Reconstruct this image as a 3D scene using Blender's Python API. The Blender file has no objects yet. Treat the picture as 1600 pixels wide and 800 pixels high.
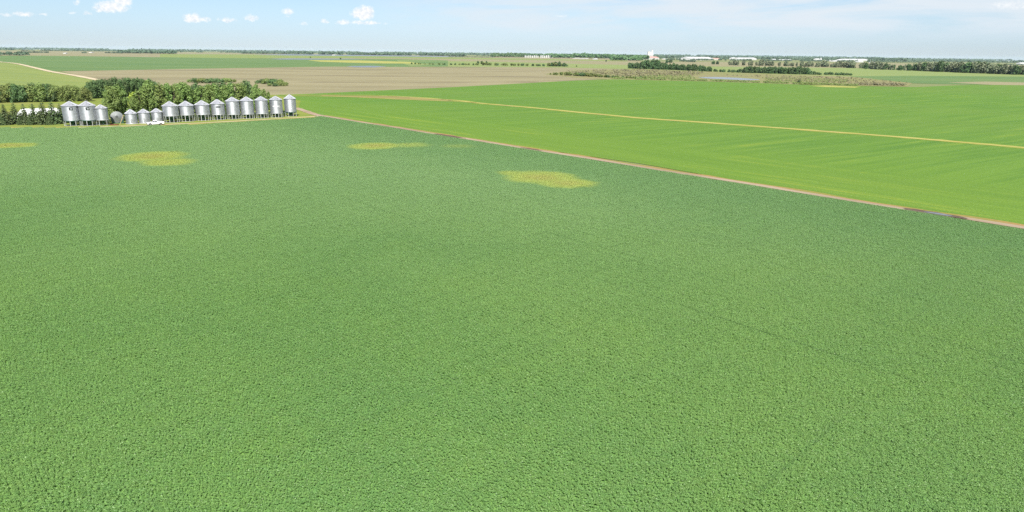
import bpy, bmesh, math, random
import numpy as np
from mathutils import Vector, Matrix

# ------------------------------------------------------------------ camera, sky, sun, exposure
R = math.radians
S = bpy.context.scene
COL = S.collection
FPX, CAMZ = 1030.0, 27.0                  # focal length in pixels of the 1600x800 photograph, drone height
EYE0, SLOPE = 72.8, 0.0119                # eye level in the photograph (px) and its tilt
PITCH = math.atan((400 - (EYE0 + 800 * SLOPE)) / FPX)
ROLL = math.atan(SLOPE)
EARTH = 7.4e6                             # radius of the earth with refraction
SUN_AZ, SUN_EL = 172.0, 52.0

fw = Vector((0, math.cos(PITCH), -math.sin(PITCH)))
r0 = Vector((1, 0, 0)); u0 = Vector((0, math.sin(PITCH), math.cos(PITCH)))
rt = r0 * math.cos(ROLL) + u0 * math.sin(ROLL)
up = -r0 * math.sin(ROLL) + u0 * math.cos(ROLL)
cam_d = bpy.data.cameras.new('camera')
cam = bpy.data.objects.new('camera', cam_d); COL.objects.link(cam)
cam.matrix_world = Matrix(((rt.x, up.x, -fw.x, 0), (rt.y, up.y, -fw.y, 0), (rt.z, up.z, -fw.z, CAMZ), (0, 0, 0, 1)))
cam_d.sensor_width = 36.0
cam_d.lens = 36.0 * FPX / 1600.0
cam_d.clip_start = 0.5; cam_d.clip_end = 90000
S.camera = cam

S.view_settings.view_transform = 'Standard'
S.view_settings.look = 'None'
S.view_settings.exposure = 1.1
S.view_settings.gamma = 1.0
S.view_settings.use_curve_mapping = False
S.cycles.use_denoising = False
S.cycles.max_bounces = 6
S.cycles.diffuse_bounces = 3
S.cycles.transparent_max_bounces = 8
S.cycles.volume_bounces = 1
S.cycles.sample_clamp_indirect = 4.0

sd = bpy.data.lights.new('sun', 'SUN'); sd.energy = 4.6; sd.angle = R(0.53); sd.color = (1.0, 0.955, 0.89)
so = bpy.data.objects.new('sun', sd); COL.objects.link(so)
sdir = Vector((math.sin(R(SUN_AZ)) * math.cos(R(SUN_EL)), math.cos(R(SUN_AZ)) * math.cos(R(SUN_EL)), math.sin(R(SUN_EL))))
so.rotation_euler = (-sdir).to_track_quat('-Z', 'Y').to_euler()
so.location = (0, -60, 200)


# ---------- pixel <-> world (survey of the photograph)
def ray(px, py):
    return (fw * FPX + rt * (px - 800) - up * (py - 400)).normalized()

def gz(x, y):
    return -(x * x + y * y) / (2 * EARTH)

def gp(px, py):
    """ground point seen at a pixel of the photograph"""
    d = ray(px, py)
    if d.z > -1e-5: d.z = -1e-5
    t = CAMZ / -d.z
    for _ in range(25):
        g = gz(d.x * t, d.y * t)
        t2 = (CAMZ - g) / -d.z
        t = 0.5 * t + 0.5 * min(t2, 19000)
    x, y = d.x * t, d.y * t
    return Vector((x, y, gz(x, y)))

def proj(p):
    q = Vector(p) - Vector((0, 0, CAMZ))
    z = q.dot(fw)
    return 800 + FPX * q.dot(rt) / z, 400 - FPX * q.dot(up) / z

def h_at(p, pytop):
    """height of a vertical post on p whose top shows at row pytop"""
    a, b = 0.0, 200.0
    for _ in range(40):
        m = (a + b) / 2
        if proj((p[0], p[1], p[2] + m))[1] > pytop: a = m
        else: b = m
    return (a + b) / 2

def mpp(p):
    """metres per photograph pixel at p"""
    return (Vector(p) - Vector((0, 0, CAMZ))).dot(fw) / FPX


# ---------- node helper
class NT:
    def __init__(s, tree):
        s.t = tree
    def n(s, ty, ins=None, **props):
        nd = s.t.nodes.new(ty)
        for k, v in props.items(): setattr(nd, k, v)
        for k, v in (ins or {}).items():
            sock = nd.inputs[k]
            if isinstance(v, bpy.types.NodeSocket): s.t.links.new(v, sock)
            else:
                if sock.type == 'RGBA' and len(v) == 3: v = (*v, 1)
                sock.default_value = v
        return nd
    def math(s, op, a, b=0.0, c=None, clamp=False):
        ins = {0: a, 1: b}
        if c is not None: ins[2] = c
        return s.n('ShaderNodeMath', ins, operation=op, use_clamp=clamp).outputs[0]
    def vmath(s, op, a, b=None):
        ins = {0: a}
        if b is not None: ins[1] = b
        nd = s.n('ShaderNodeVectorMath', ins, operation=op)
        return nd.outputs['Value'] if op in ('DOT_PRODUCT', 'LENGTH', 'DISTANCE') else nd.outputs[0]
    def mix(s, f, a, b, blend='MIX'):
        nd = s.n('ShaderNodeMix', data_type='RGBA', blend_type=blend)
        for i, v in ((0, f), (6, a), (7, b)):
            if isinstance(v, bpy.types.NodeSocket): s.t.links.new(v, nd.inputs[i])
            else: nd.inputs[i].default_value = (*v, 1) if (i > 0 and len(v) == 3) else v
        return nd.outputs[2]
    def noise(s, vec, scale, detail=3, rough=0.55, dist=0.0):
        return s.n('ShaderNodeTexNoise', {'Vector': vec, 'Scale': scale, 'Detail': detail, 'Roughness': rough, 'Distortion': dist}).outputs['Fac']
    def step(s, v, a, b, lo=0.0, hi=1.0):
        return s.n('ShaderNodeMapRange', {'Value': v, 'From Min': a, 'From Max': b, 'To Min': lo, 'To Max': hi}, interpolation_type='SMOOTHSTEP').outputs[0]
    def pos(s):
        return s.n('ShaderNodeNewGeometry').outputs['Position']
    def mapped(s, vec, scale, rotz=0.0):
        a = s.n('ShaderNodeMapping', {'Vector': vec, 'Rotation': (0, 0, rotz)}).outputs[0]
        return s.n('ShaderNodeMapping', {'Vector': a, 'Scale': scale}).outputs[0]

def new_mat(name):
    m = bpy.data.materials.new(name); m.use_nodes = True
    t = m.node_tree; t.nodes.clear()
    nt = NT(t)
    out = t.nodes.new('ShaderNodeOutputMaterial')
    return m, nt, out

def plain(name, col, rough=0.7, metal=0.0, var=0.15, vscale=1.5, spec=0.3, bump=0.0, bscale=8.0):
    m, nt, out = new_mat(name)
    co = nt.n('ShaderNodeTexCoord').outputs['Object']
    nz = nt.noise(co, vscale, 4)
    c = nt.mix(nt.step(nz, 0.3, 0.7), tuple(v * (1 - var) for v in col), tuple(min(1, v * (1 + var)) for v in col))
    rnd = nt.n('ShaderNodeObjectInfo').outputs['Random']
    c = nt.n('ShaderNodeHueSaturation', {'Color': c, 'Value': nt.math('MULTIPLY_ADD', rnd, var * 0.8, 1 - var * 0.4)}).outputs[0]
    ins = {'Base Color': c, 'Roughness': rough, 'Metallic': metal, 'Specular IOR Level': spec}
    if bump:
        ins['Normal'] = nt.n('ShaderNodeBump', {'Height': nt.noise(co, bscale, 3), 'Strength': bump, 'Distance': 0.05}).outputs[0]
    b = nt.n('ShaderNodeBsdfPrincipled', ins)
    nt.t.links.new(b.outputs[0], out.inputs[0])
    return m


# ---------- sky with clouds at infinity
W = bpy.data.worlds.new('World'); S.world = W; W.use_nodes = True
W.node_tree.nodes.clear()
wn = NT(W.node_tree)
sky = wn.n('ShaderNodeTexSky', sky_type='NISHITA', sun_disc=False, sun_elevation=R(SUN_EL), sun_rotation=R(SUN_AZ),
           altitude=500.0, air_density=1.0, dust_density=0.2, ozone_density=3.0)
dirv = wn.n('ShaderNodeTexCoord').outputs['Generated']
sx = wn.n('ShaderNodeSeparateXYZ', {0: dirv})
az = wn.math('ARCTAN2', sx.outputs[0], sx.outputs[1])
el = wn.math('ARCSINE', sx.outputs[2])
azel = wn.n('ShaderNodeCombineXYZ', {0: az, 1: el, 2: 0.0}).outputs[0]

def azel_of(px, py):
    d = ray(px, py)
    return math.atan2(d.x, d.y), math.asin(d.z)

# cumulus: (px, py, half width, height above base, depth below, weight)
CLOUDS = [(175, 12, 27, 12, 9, 1.15), (192, 3, 16, 10, 6, 1.2), (160, 14, 17, 7, 6, 0.95), (120, 4, 6, 6, 4, 0.7), (38, 22, 17, 4.5, 3.5, 0.9), (10, 23, 13, 3.5, 3.5, 0.62),
          (66, 22, 7, 2.5, 2.0, 0.7), (136, 21, 8, 4, 2.8, 0.75), (113, 20, 5, 3, 2, 0.55), (300, 30, 14, 9, 5.5, 1.2), (316, 31, 12, 5, 4, 0.9),
          (355, 32, 14, 5, 3.5, 0.85), (392, 29, 11, 7, 5, 0.9), (450, 19, 10, 7, 5, 0.9), (449, 26, 7, 2, 2, 0.45),
          (476, 37, 7, 3.5, 2.5, 0.65), (507, 34, 7, 5.5, 3, 0.85), (537, 36, 13, 5.5, 3.5, 0.95), (567, 23, 17, 14, 9, 1.35),
          (574, 17, 12, 9, 8, 1.25), (580, 36, 13, 4, 3, 1.0), (560, 35, 15, 3.5, 3, 0.8), (603, 37, 8, 2.5, 2, 0.4), (878, 25, 10, 3, 2, 0.5), (1580, 8, 45, 9, 9, 0.55)]
warp = wn.n('ShaderNodeTexNoise', {'Vector': azel, 'Scale': 130.0, 'Detail': 5.0, 'Roughness': 0.62})
wv = wn.n('ShaderNodeVectorMath', {0: wn.vmath('SUBTRACT', warp.outputs['Color'], (0.5, 0.5, 0.5)), 1: (0.016, 0.009, 0.0)}, operation='MULTIPLY').outputs[0]
azw = wn.vmath('ADD', azel, wv)
s2 = wn.n('ShaderNodeSeparateXYZ', {0: azw})
cum = None
for (px, py, hw, ha, hb, wgt) in CLOUDS:
    a0, e0 = azel_of(px, py)
    hw, ha, hb = hw * 1.22, ha * 1.2, hb * 1.1
    sa = abs(azel_of(px + hw, py)[0] - a0)
    ea = abs(azel_of(px, py - ha)[1] - e0); eb = abs(azel_of(px, py + hb)[1] - e0)
    dx = wn.math('DIVIDE', wn.math('SUBTRACT', s2.outputs[0], a0), sa)
    de = wn.math('SUBTRACT', s2.outputs[1], e0)
    dy = wn.math('MAXIMUM', wn.math('DIVIDE', de, ea), wn.math('DIVIDE', de, -eb))
    d2 = wn.math('ADD', wn.math('MULTIPLY', dx, dx), wn.math('MULTIPLY', dy, dy))
    v = wn.math('MULTIPLY', wn.math('SUBTRACT', 1.0, d2, clamp=True), wgt)
    cum = v if cum is None else wn.math('MAXIMUM', cum, v)
fine = wn.noise(azel, 210.0, 5, 0.65)
body = wn.math('ADD', cum, wn.math('MULTIPLY_ADD', fine, 0.7, -0.42))
cmask = wn.math('MULTIPLY', wn.step(body, -0.05, 1.1), wn.step(cum, 0.0, 0.3))
# thin high cirrus veil, stretched along the horizon
cirv = wn.mapped(azel, (3.2, 22.0, 1.0))
cir = wn.step(wn.noise(cirv, 1.7, 5, 0.6, 0.4), 0.26, 0.62)
reg = wn.math('MULTIPLY', wn.step(az, -0.30, 0.05), wn.step(el, 0.012, 0.045))
cir = wn.math('MULTIPLY', wn.math('MULTIPLY', cir, reg), 0.95)
skyc = wn.mix(1.0, sky.outputs[0], wn.mix(wn.step(el, 0.0, 0.07), (0.66, 0.785, 1.10), (0.87, 0.93, 1.07)), 'MULTIPLY')
skyc = wn.mix(cir, skyc, (6.75, 7.4, 8.0))
under = wn.step(fine, 0.35, 0.65)
skyc = wn.mix(cmask, skyc, wn.mix(under, (7.3, 7.7, 8.2), (9.3, 9.3, 9.2)))
bg = wn.n('ShaderNodeBackground', {'Color': skyc, 'Strength': 0.054})
wo = W.node_tree.nodes.new('ShaderNodeOutputWorld')
W.node_tree.links.new(bg.outputs[0], wo.inputs[0])


# ------------------------------------------------------------------ object helpers
def mesh_np(name, V, Fq, mat, smooth=False):
    """mesh of quads from numpy arrays"""
    me = bpy.data.meshes.new(name)
    n, f = len(V), len(Fq)
    me.vertices.add(n); me.vertices.foreach_set('co', np.asarray(V, np.float32).ravel())
    me.loops.add(4 * f); me.loops.foreach_set('vertex_index', np.asarray(Fq, np.int32).ravel())
    me.polygons.add(f); me.polygons.foreach_set('loop_start', np.arange(0, 4 * f, 4, dtype=np.int32))
    me.update(calc_edges=True)
    if smooth: me.polygons.foreach_set('use_smooth', [True] * f)
    me.materials.append(mat)
    return me

def link(name, me, parent=None, loc=None, rz=0.0, sc=None):
    o = bpy.data.objects.new(name, me); COL.objects.link(o)
    if parent is not None: o.parent = parent
    if loc is not None: o.location = loc
    o.rotation_euler = (0, 0, rz)
    if sc is not None: o.scale = sc
    return o

def tag(o, label, cat, group=None):
    o['label'] = label; o['category'] = cat
    if group: o['group'] = group
    return o

def root(name, loc, label, cat, group=None, rz=0.0):
    o = link(name, None, None, loc, rz)
    o.empty_display_size = 0.5
    return tag(o, label, cat, group)

class BM:
    """collects shapes in a bmesh"""
    def __init__(s): s.b = bmesh.new()
    def box(s, c, d, rz=0.0, bevel=0.0):
        r = bmesh.ops.create_cube(s.b, size=1.0)
        vs = r['verts']
        M = Matrix.Translation(c) @ Matrix.Rotation(rz, 4, 'Z') @ Matrix.Diagonal((*d, 1))
        bmesh.ops.transform(s.b, matrix=M, verts=vs)
        if bevel:
            es = list({e for v in vs for e in v.link_edges})
            bmesh.ops.bevel(s.b, geom=es, offset=bevel, segments=2, affect='EDGES', profile=0.5)
        return s
    def bar(s, a, b, r=0.05, n=6):
        a, b = Vector(a), Vector(b); d = b - a
        M = Matrix.Translation((a + b) / 2) @ d.to_track_quat('Z', 'Y').to_matrix().to_4x4()
        bmesh.ops.create_cone(s.b, cap_ends=True, segments=n, radius1=r, radius2=r, depth=d.length, matrix=M)
        return s
    def lathe(s, prof, n=32, c=(0, 0, 0), cap=False, mod=None):
        rings = []
        for (r, z) in prof:
            ring = []
            for k in range(n):
                a = 2 * math.pi * k / n
                rr = r * (mod(k) if mod else 1.0)
                ring.append(s.b.verts.new((c[0] + rr * math.cos(a), c[1] + rr * math.sin(a), c[2] + z)))
            rings.append(ring)
        for i in range(len(rings) - 1):
            for k in range(n):
                q = [rings[i][k], rings[i][(k + 1) % n], rings[i + 1][(k + 1) % n], rings[i + 1][k]]
                s.b.faces.new(q)
        if cap:
            s.b.faces.new(rings[-1]); s.b.faces.new(list(reversed(rings[0])))
        return s
    def prism(s, pts, y0, y1):
        """outline in x,z pushed along y"""
        a = [s.b.verts.new((x, y0, z)) for x, z in pts]
        b = [s.b.verts.new((x, y1, z)) for x, z in pts]
        n = len(pts)
        s.b.faces.new(a); s.b.faces.new(list(reversed(b)))
        for k in range(n): s.b.faces.new([a[k], b[k], b[(k + 1) % n], a[(k + 1) % n]])
        return s
    def mesh(s, name, mat, smooth=False, norm=True):
        if norm: bmesh.ops.recalc_face_normals(s.b, faces=s.b.faces)
        me = bpy.data.meshes.new(name); s.b.to_mesh(me); s.b.free()
        if smooth:
            for p in me.polygons: p.use_smooth = True
        me.materials.append(mat)
        return me

ORD = ['first', 'second', 'third', 'fourth', 'fifth', 'sixth', 'seventh', 'eighth', 'ninth', 'tenth', 'eleventh', 'twelfth',
       'thirteenth', 'fourteenth', 'fifteenth', 'sixteenth', 'seventeenth', 'eighteenth', 'nineteenth', 'twentieth']

# ------------------------------------------------------------------ ground sheets
def cutgrid(bm, step):
    xs = [v.co.x for v in bm.verts]; ys = [v.co.y for v in bm.verts]
    for ax, lo, hi in ((0, min(xs), max(xs)), (1, min(ys), max(ys))):
        k = math.floor(lo / step) + 1
        while k * step < hi:
            co = [0, 0, 0]; no = [0, 0, 0]; co[ax] = k * step; no[ax] = 1
            bmesh.ops.bisect_plane(bm, geom=bm.verts[:] + bm.edges[:] + bm.faces[:], plane_co=co, plane_no=no)
            k += 1

def smooth_px(pts, n=6):
    """Catmull-Rom through pixel points"""
    out = []
    P = [pts[0]] + list(pts) + [pts[-1]]
    for i in range(1, len(P) - 2):
        p0, p1, p2, p3 = [np.array(q, float) for q in P[i - 1:i + 3]]
        for k in range(n):
            t = k / n
            out.append(0.5 * ((2 * p1) + (-p0 + p2) * t + (2 * p0 - 5 * p1 + 4 * p2 - p3) * t * t + (-p0 + 3 * p1 - 3 * p2 + p3) * t ** 3))
    out.append(np.array(pts[-1], float))
    return [tuple(v) for v in out]

def sheet(name, pts, mat, level, step=400.0, world=False, kind='structure'):
    """flat piece of land; pts in photograph pixels (or metres when world)"""
    w = [Vector((p[0], p[1], 0)) for p in pts] if world else [gp(*p) for p in pts]
    bm = bmesh.new()
    f = bm.faces.new([bm.verts.new((p.x, p.y, 0)) for p in w])
    bmesh.ops.triangulate(bm, faces=[f])
    cutgrid(bm, step)
    bmesh.ops.triangulate(bm, faces=bm.faces[:])
    for v in bm.verts:
        d = math.hypot(v.co.x, v.co.y)
        v.co.z = gz(v.co.x, v.co.y) + 0.012 * level * (1 + d / 350)
    bmesh.ops.recalc_face_normals(bm, faces=bm.faces)
    if sum(f.normal.z for f in bm.faces) < 0: bmesh.ops.reverse_faces(bm, faces=bm.faces)
    me = bpy.data.meshes.new(name); bm.to_mesh(me); bm.free()
    me.materials.append(mat)
    o = link(name, me); o['kind'] = kind
    return o

def strip(name, pts, width, mat, level, world=False, seed=0, jit=0.12, taper=False):
    """road or trail following a line of pixels, width in metres"""
    rnd = random.Random(seed)
    w = [Vector(p) for p in pts] if world else [gp(*p) for p in pts]
    # resample
    P = [w[0]]
    for a, b in zip(w, w[1:]):
        n = max(1, int((b - a).length / (5 if (a - Vector((0, 0, 0))).length < 500 else 30)))
        for k in range(1, n + 1): P.append(a.lerp(b, k / n))
    V, Fc = [], []
    for i, p in enumerate(P):
        t = (P[min(i + 1, len(P) - 1)] - P[max(i - 1, 0)]); t.z = 0; t.normalize()
        nn = Vector((-t.y, t.x, 0))
        ww = width(i / (len(P) - 1)) if callable(width) else width
        for sgn in (-1, 1):
            q = p + nn * sgn * ww * 0.5 * (1 + rnd.uniform(-jit, jit))
            d = math.hypot(q.x, q.y)
            V.append((q.x, q.y, gz(q.x, q.y) + 0.012 * level * (1 + d / 350)))
        if i: Fc.append((2 * i - 2, 2 * i, 2 * i + 1, 2 * i - 1))
    me = bpy.data.meshes.new(name); me.from_pydata(V, [], Fc)
    bm = bmesh.new(); bm.from_mesh(me); bmesh.ops.recalc_face_normals(bm, faces=bm.faces)
    if sum(f.normal.z for f in bm.faces) < 0: bmesh.ops.reverse_faces(bm, faces=bm.faces)
    bm.to_mesh(me); bm.free()
    me.materials.append(mat)
    o = link(name, me); o['kind'] = 'structure'
    return o

TR0, TR1 = gp(501, 181), gp(1600, 357)
TDIR = (TR1 - TR0); TDIR.z = 0; TDIR.normalize()
TANG = math.atan2(TDIR.y, TDIR.x)

def diff(nt, col, rough=0.9, spec=0.1, normal=None):
    ins = {'Base Color': col, 'Roughness': rough, 'Specular IOR Level': spec}
    if normal is not None: ins['Normal'] = normal
    return nt.n('ShaderNodeBsdfPrincipled', ins).outputs[0]

# poor patches of the crop: centre px, half sizes px, strength
PATCHES = [(14, 229, 52, 5.0, 1.0), (238, 246, 60, 9.5, 1.0), (262, 255, 50, 7.5, 0.8), (585, 229.5, 46, 6.0, 1.0), (640, 228, 40, 5.0, 0.45), (715, 230, 34, 4.5, 0.28),
           (845, 279, 68, 12, 1.0), (885, 288, 56, 9, 0.95), (800, 273, 30, 6, .6)]

def patch_mask(nt, pos):
    wob = nt.n('ShaderNodeTexNoise', {'Vector': pos, 'Scale': 0.16, 'Detail': 4.0})
    wv = nt.n('ShaderNodeVectorMath', {0: nt.vmath('SUBTRACT', wob.outputs['Color'], (0.5, 0.5, 0.5)), 1: (4.5, 4.5, 0)}, operation='MULTIPLY').outputs[0]
    p = nt.vmath('ADD', pos, wv)
    m = None
    for (cx, cy, hw, hh, st) in PATCHES:
        c = gp(cx, cy)
        e1 = (gp(cx + hw, cy) - gp(cx - hw, cy)); e1.z = 0
        a = e1.length / 2; e1.normalize()
        e2 = Vector((-e1.y, e1.x, 0))
        b = abs((gp(cx, cy - hh) - gp(cx, cy + hh)).dot(e2)) / 2
        d = nt.vmath('SUBTRACT', p, (c.x, c.y, 0))
        u = nt.vmath('DOT_PRODUCT', d, tuple(e1 / a)); v = nt.vmath('DOT_PRODUCT', d, tuple(e2 / b))
        q = nt.math('SUBTRACT', 1.0, nt.math('ADD', nt.math('MULTIPLY', u, u), nt.math('MULTIPLY', v, v)), clamp=True)
        q = nt.math('MULTIPLY', q, st)
        m = q if m is None else nt.math('MAXIMUM', m, q)
    return m

def crop_colour(nt, leafy):
    """colour of the dense bean crop by place in the field, far haze and gap shade painted in"""
    pos = nt.pos()
    big = nt.noise(pos, 0.012, 4, 0.55)
    mid = nt.noise(pos, 0.09, 4, 0.6)
    c = nt.mix(nt.step(big, 0.35, 0.65), CROP_A, CROP_B)
    c = nt.mix(nt.math('MULTIPLY', nt.step(mid, 0.42, 0.75), 0.35), c, CROP_C)
    # distance haze painted into the far end as greyer green, the strip by the track a deeper one
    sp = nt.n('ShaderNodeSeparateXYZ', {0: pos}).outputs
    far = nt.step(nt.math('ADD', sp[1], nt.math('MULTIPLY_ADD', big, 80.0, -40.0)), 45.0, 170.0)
    c = nt.mix(nt.math('MULTIPLY', far, 0.85), c, CROP_HAZE)
    edge = nt.math('MULTIPLY', nt.vmath('DOT_PRODUCT', nt.vmath('SUBTRACT', pos, (TR0.x, TR0.y, 0)), (TDIR.y, -TDIR.x, 0)), 1.0)
    en = nt.step(nt.math('ADD', edge, nt.math('MULTIPLY_ADD', mid, 50.0, -25.0)), 6.0, 62.0, 1.0, 0.0)
    c = nt.mix(nt.math('MULTIPLY', en, 0.5), c, CROP_E)
    # seeding passes: gap shade painted as thin broken lines slightly off the track direction
    a, b = gp(600, 560), gp(710, 520)
    ang = math.atan2(b.y - a.y, b.x - a.x)
    zone = nt.math('ADD', edge, nt.math('MULTIPLY_ADD', big, 60.0, -30.0))
    for an, per, wd, st, w_ in ((ang, 4.4, 0.040, 0.35, nt.step(zone, 75.0, 85.0)), (ang, 13.3, 0.020, 0.20, nt.step(zone, 75.0, 85.0)),
                                (TANG, 3.8, 0.045, 0.35, nt.step(zone, 85.0, 75.0, 0.0, 1.0)), (TANG, 11.4, 0.024, 0.38, nt.step(zone, 85.0, 75.0, 0.0, 1.0))):
        q = nt.n('ShaderNodeMapping', {'Vector': pos, 'Rotation': (0, 0, -an)}).outputs[0]
        wob = nt.noise(nt.n('ShaderNodeMapping', {'Vector': q, 'Scale': (0.012, 0.012, 0)}).outputs[0], 1.0, 3)
        yy = nt.math('ADD', nt.n('ShaderNodeSeparateXYZ', {0: q}).outputs[1], nt.math('MULTIPLY', wob, 16.0 if an == ang else 5.0))
        fr = nt.math('ABSOLUTE', nt.math('SUBTRACT', nt.math('FRACT', nt.math('DIVIDE', yy, per)), 0.5))
        l = nt.math('MULTIPLY', nt.step(fr, 0.0, wd, 1.0, 0.0), nt.math('MULTIPLY', w_, st))
        brk = nt.step(nt.noise(nt.n('ShaderNodeMapping', {'Vector': q, 'Scale': (0.035, 0.22, 0)}).outputs[0], 1.0, 5, 0.7), 0.42, 0.64)
        c = nt.mix(nt.math('MULTIPLY', l, brk), c, CROP_GAPSHADE)
    # poor, yellowed patches with bare soil in the middle
    pm = patch_mask(nt, pos)
    fine = nt.noise(pos, 0.8, 4, 0.6)
    pm2 = nt.math('ADD', pm, nt.math('MULTIPLY_ADD', fine, 0.22, -0.11))
    c = nt.mix(nt.step(pm2, -0.02, 0.65), c, (0.325, 0.395, 0.105))
    c = nt.mix(nt.math('MULTIPLY', nt.step(pm2, 0.6, 1.15), 0.50), c, (0.34, 0.285, 0.095))
    return c, pos

CROP_E, CROP_HAZE = (0.112, 0.235, 0.080), (0.208, 0.330, 0.140)
CROP_A, CROP_B, CROP_C, CROP_GAPSHADE = (0.124, 0.243, 0.066), (0.157, 0.274, 0.070), (0.158, 0.278, 0.058), (0.070, 0.150, 0.042)

def mat_crop_soil():
    m, nt, out = new_mat('crop_understory')
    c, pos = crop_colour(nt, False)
    c = nt.mix(0.15, c, (0.05, 0.085, 0.028))
    nt.t.links.new(diff(nt, c, 0.95, 0.05), out.inputs[0])
    return m

def mat_crop_leaf():
    m, nt, out = new_mat('crop_leaf')
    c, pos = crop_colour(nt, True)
    leaf = nt.noise(pos, 7.0, 2, 0.6)
    c = nt.n('ShaderNodeHueSaturation', {'Color': c, 'Value': nt.math('MULTIPLY_ADD', leaf, 0.7, 0.65), 'Hue': nt.math('MULTIPLY_ADD', nt.noise(pos, 2.3, 2), 0.035, 0.4825)}).outputs[0]
    b = nt.n('ShaderNodeBsdfPrincipled', {'Base Color': c, 'Roughness': 0.48, 'Specular IOR Level': 0.5})
    tr = nt.n('ShaderNodeBsdfTranslucent', {'Color': nt.mix(1.0, c, (1.15, 1.15, 0.5), 'MULTIPLY')})
    mx = nt.n('ShaderNodeMixShader', {0: 0.33, 1: b.outputs[0], 2: tr.outputs[0]})
    nt.t.links.new(mx.outputs[0], out.inputs[0])
    return m

def mat_green_field():
    m, nt, out = new_mat('cereal_field')
    pos = nt.pos()
    a, b = gp(1250, 177.5), gp(1305, 174)
    ang = math.atan2(b.y - a.y, b.x - a.x)
    q = nt.n('ShaderNodeMapping', {'Vector': pos, 'Rotation': (0, 0, -ang)}).outputs[0]
    st = nt.noise(nt.n('ShaderNodeMapping', {'Vector': q, 'Scale': (0.012, 0.20, 0)}).outputs[0], 1.0, 6, 0.62)
    q2 = nt.n('ShaderNodeMapping', {'Vector': pos, 'Rotation': (0, 0, -TANG)}).outputs[0]
    st2 = nt.noise(nt.n('ShaderNodeMapping', {'Vector': q2, 'Scale': (0.015, 0.22, 0)}).outputs[0], 1.0, 5, 0.6)
    # passes follow the track close to it, the long lines further off
    dist = nt.vmath('DOT_PRODUCT', nt.vmath('SUBTRACT', pos, (TR0.x, TR0.y, 0)), (-TDIR.y, TDIR.x, 0))
    dm = nt.step(nt.math('ABSOLUTE', dist), 20.0, 60.0)
    s = nt.n('ShaderNodeMix', {0: dm, 2: st2, 3: st}, data_type='FLOAT').outputs[0]
    big = nt.noise(pos, 0.008, 4)
    near = nt.step(nt.vmath('LENGTH', pos), 110.0, 420.0)
    q3 = nt.n('ShaderNodeMapping', {'Vector': q, 'Scale': (0.02, 0.9, 0)}).outputs[0]
    q4 = nt.n('ShaderNodeMapping', {'Vector': q2, 'Scale': (0.02, 0.9, 0)}).outputs[0]
    thin = nt.n('ShaderNodeMix', {0: dm, 2: nt.noise(q4, 1.0, 4, 0.65), 3: nt.noise(q3, 1.0, 4, 0.65)}, data_type='FLOAT').outputs[0]
    s = nt.math('MULTIPLY_ADD', nt.math('SUBTRACT', thin, 0.5), 0.55, s)
    c = nt.mix(nt.step(s, 0.30, 0.66), (0.061, 0.130, 0.021), (0.088, 0.162, 0.025))
    c = nt.mix(nt.math('MULTIPLY', nt.step(big, 0.4, 0.7), 0.5), c, (0.094, 0.152, 0.030))
    ad = nt.math('ABSOLUTE', dist)
    c = nt.mix(nt.math('MULTIPLY', nt.step(nt.math('ADD', ad, nt.math('MULTIPLY_ADD', big, 60.0, -30.0)), 15.0, 75.0, 1.0, 0.0), 0.35), c, (0.108, 0.178, 0.019))
    yl = nt.math('MULTIPLY', nt.step(s, nt.math('MULTIPLY_ADD', nt.step(ad, 10.0, 80.0), 0.05, 0.53), 0.74), nt.step(nt.noise(pos, 0.02, 3), 0.45, 0.62))
    c = nt.mix(nt.math('MULTIPLY', yl, 0.75), c, (0.18, 0.21, 0.026))
    grain = nt.noise(pos, 2.2, 3, 0.7)
    c = nt.n('ShaderNodeHueSaturation', {'Color': c, 'Value': nt.math('MULTIPLY_ADD', grain, 0.8, 0.61)}).outputs[0]
    bmp = nt.n('ShaderNodeBump', {'Height': nt.noise(pos, 2.4, 3, 0.7), 'Strength': 0.55, 'Distance': 0.3}).outputs[0]
    nt.t.links.new(diff(nt, c, 0.9, 0.08, bmp), out.inputs[0])
    return m

def mat_land(name, c1, c2, c3=None, sc=0.01, stretch=(1, 6), rot=0.0, grain=0.25, f3=0.5, gsc=1.2):
    c1, c2, c3 = [None if c is None else tuple(v * 0.64 for v in c) for c in (c1, c2, c3)]
    """generic field: two tones in drawn-out bands, a third in patches, fine grain"""
    m, nt, out = new_mat(name)
    pos = nt.pos()
    q = nt.n('ShaderNodeMapping', {'Vector': pos, 'Rotation': (0, 0, -rot)}).outputs[0]
    q = nt.n('ShaderNodeMapping', {'Vector': q, 'Scale': (sc * stretch[0], sc * stretch[1], 0)}).outputs[0]
    c = nt.mix(nt.step(nt.noise(q, 1.0, 5, 0.6), 0.34, 0.66), c1, c2)
    if c3:
        c = nt.mix(nt.math('MULTIPLY', nt.step(nt.noise(q, 0.55, 4, 0.6, 0.6), 0.5, 0.72), f3), c, c3)
    c = nt.n('ShaderNodeHueSaturation', {'Color': c, 'Value': nt.math('MULTIPLY_ADD', nt.noise(pos, gsc, 3, 0.7), grain * 2, 1 - grain)}).outputs[0]
    nt.t.links.new(diff(nt, c, 0.95, 0.05), out.inputs[0])
    return m

def mat_water(name, col=(0.03, 0.045, 0.06), rough=0.08):
    m, nt, out = new_mat(name)
    pos = nt.pos()
    bmp = nt.n('ShaderNodeBump', {'Height': nt.noise(pos, 1.5, 3), 'Strength': 0.08, 'Distance': 0.05}).outputs[0]
    b = nt.n('ShaderNodeBsdfPrincipled', {'Base Color': col, 'Roughness': rough, 'Specular IOR Level': 0.5, 'Normal': bmp})
    nt.t.links.new(b.outputs[0], out.inputs[0])
    return m

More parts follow.
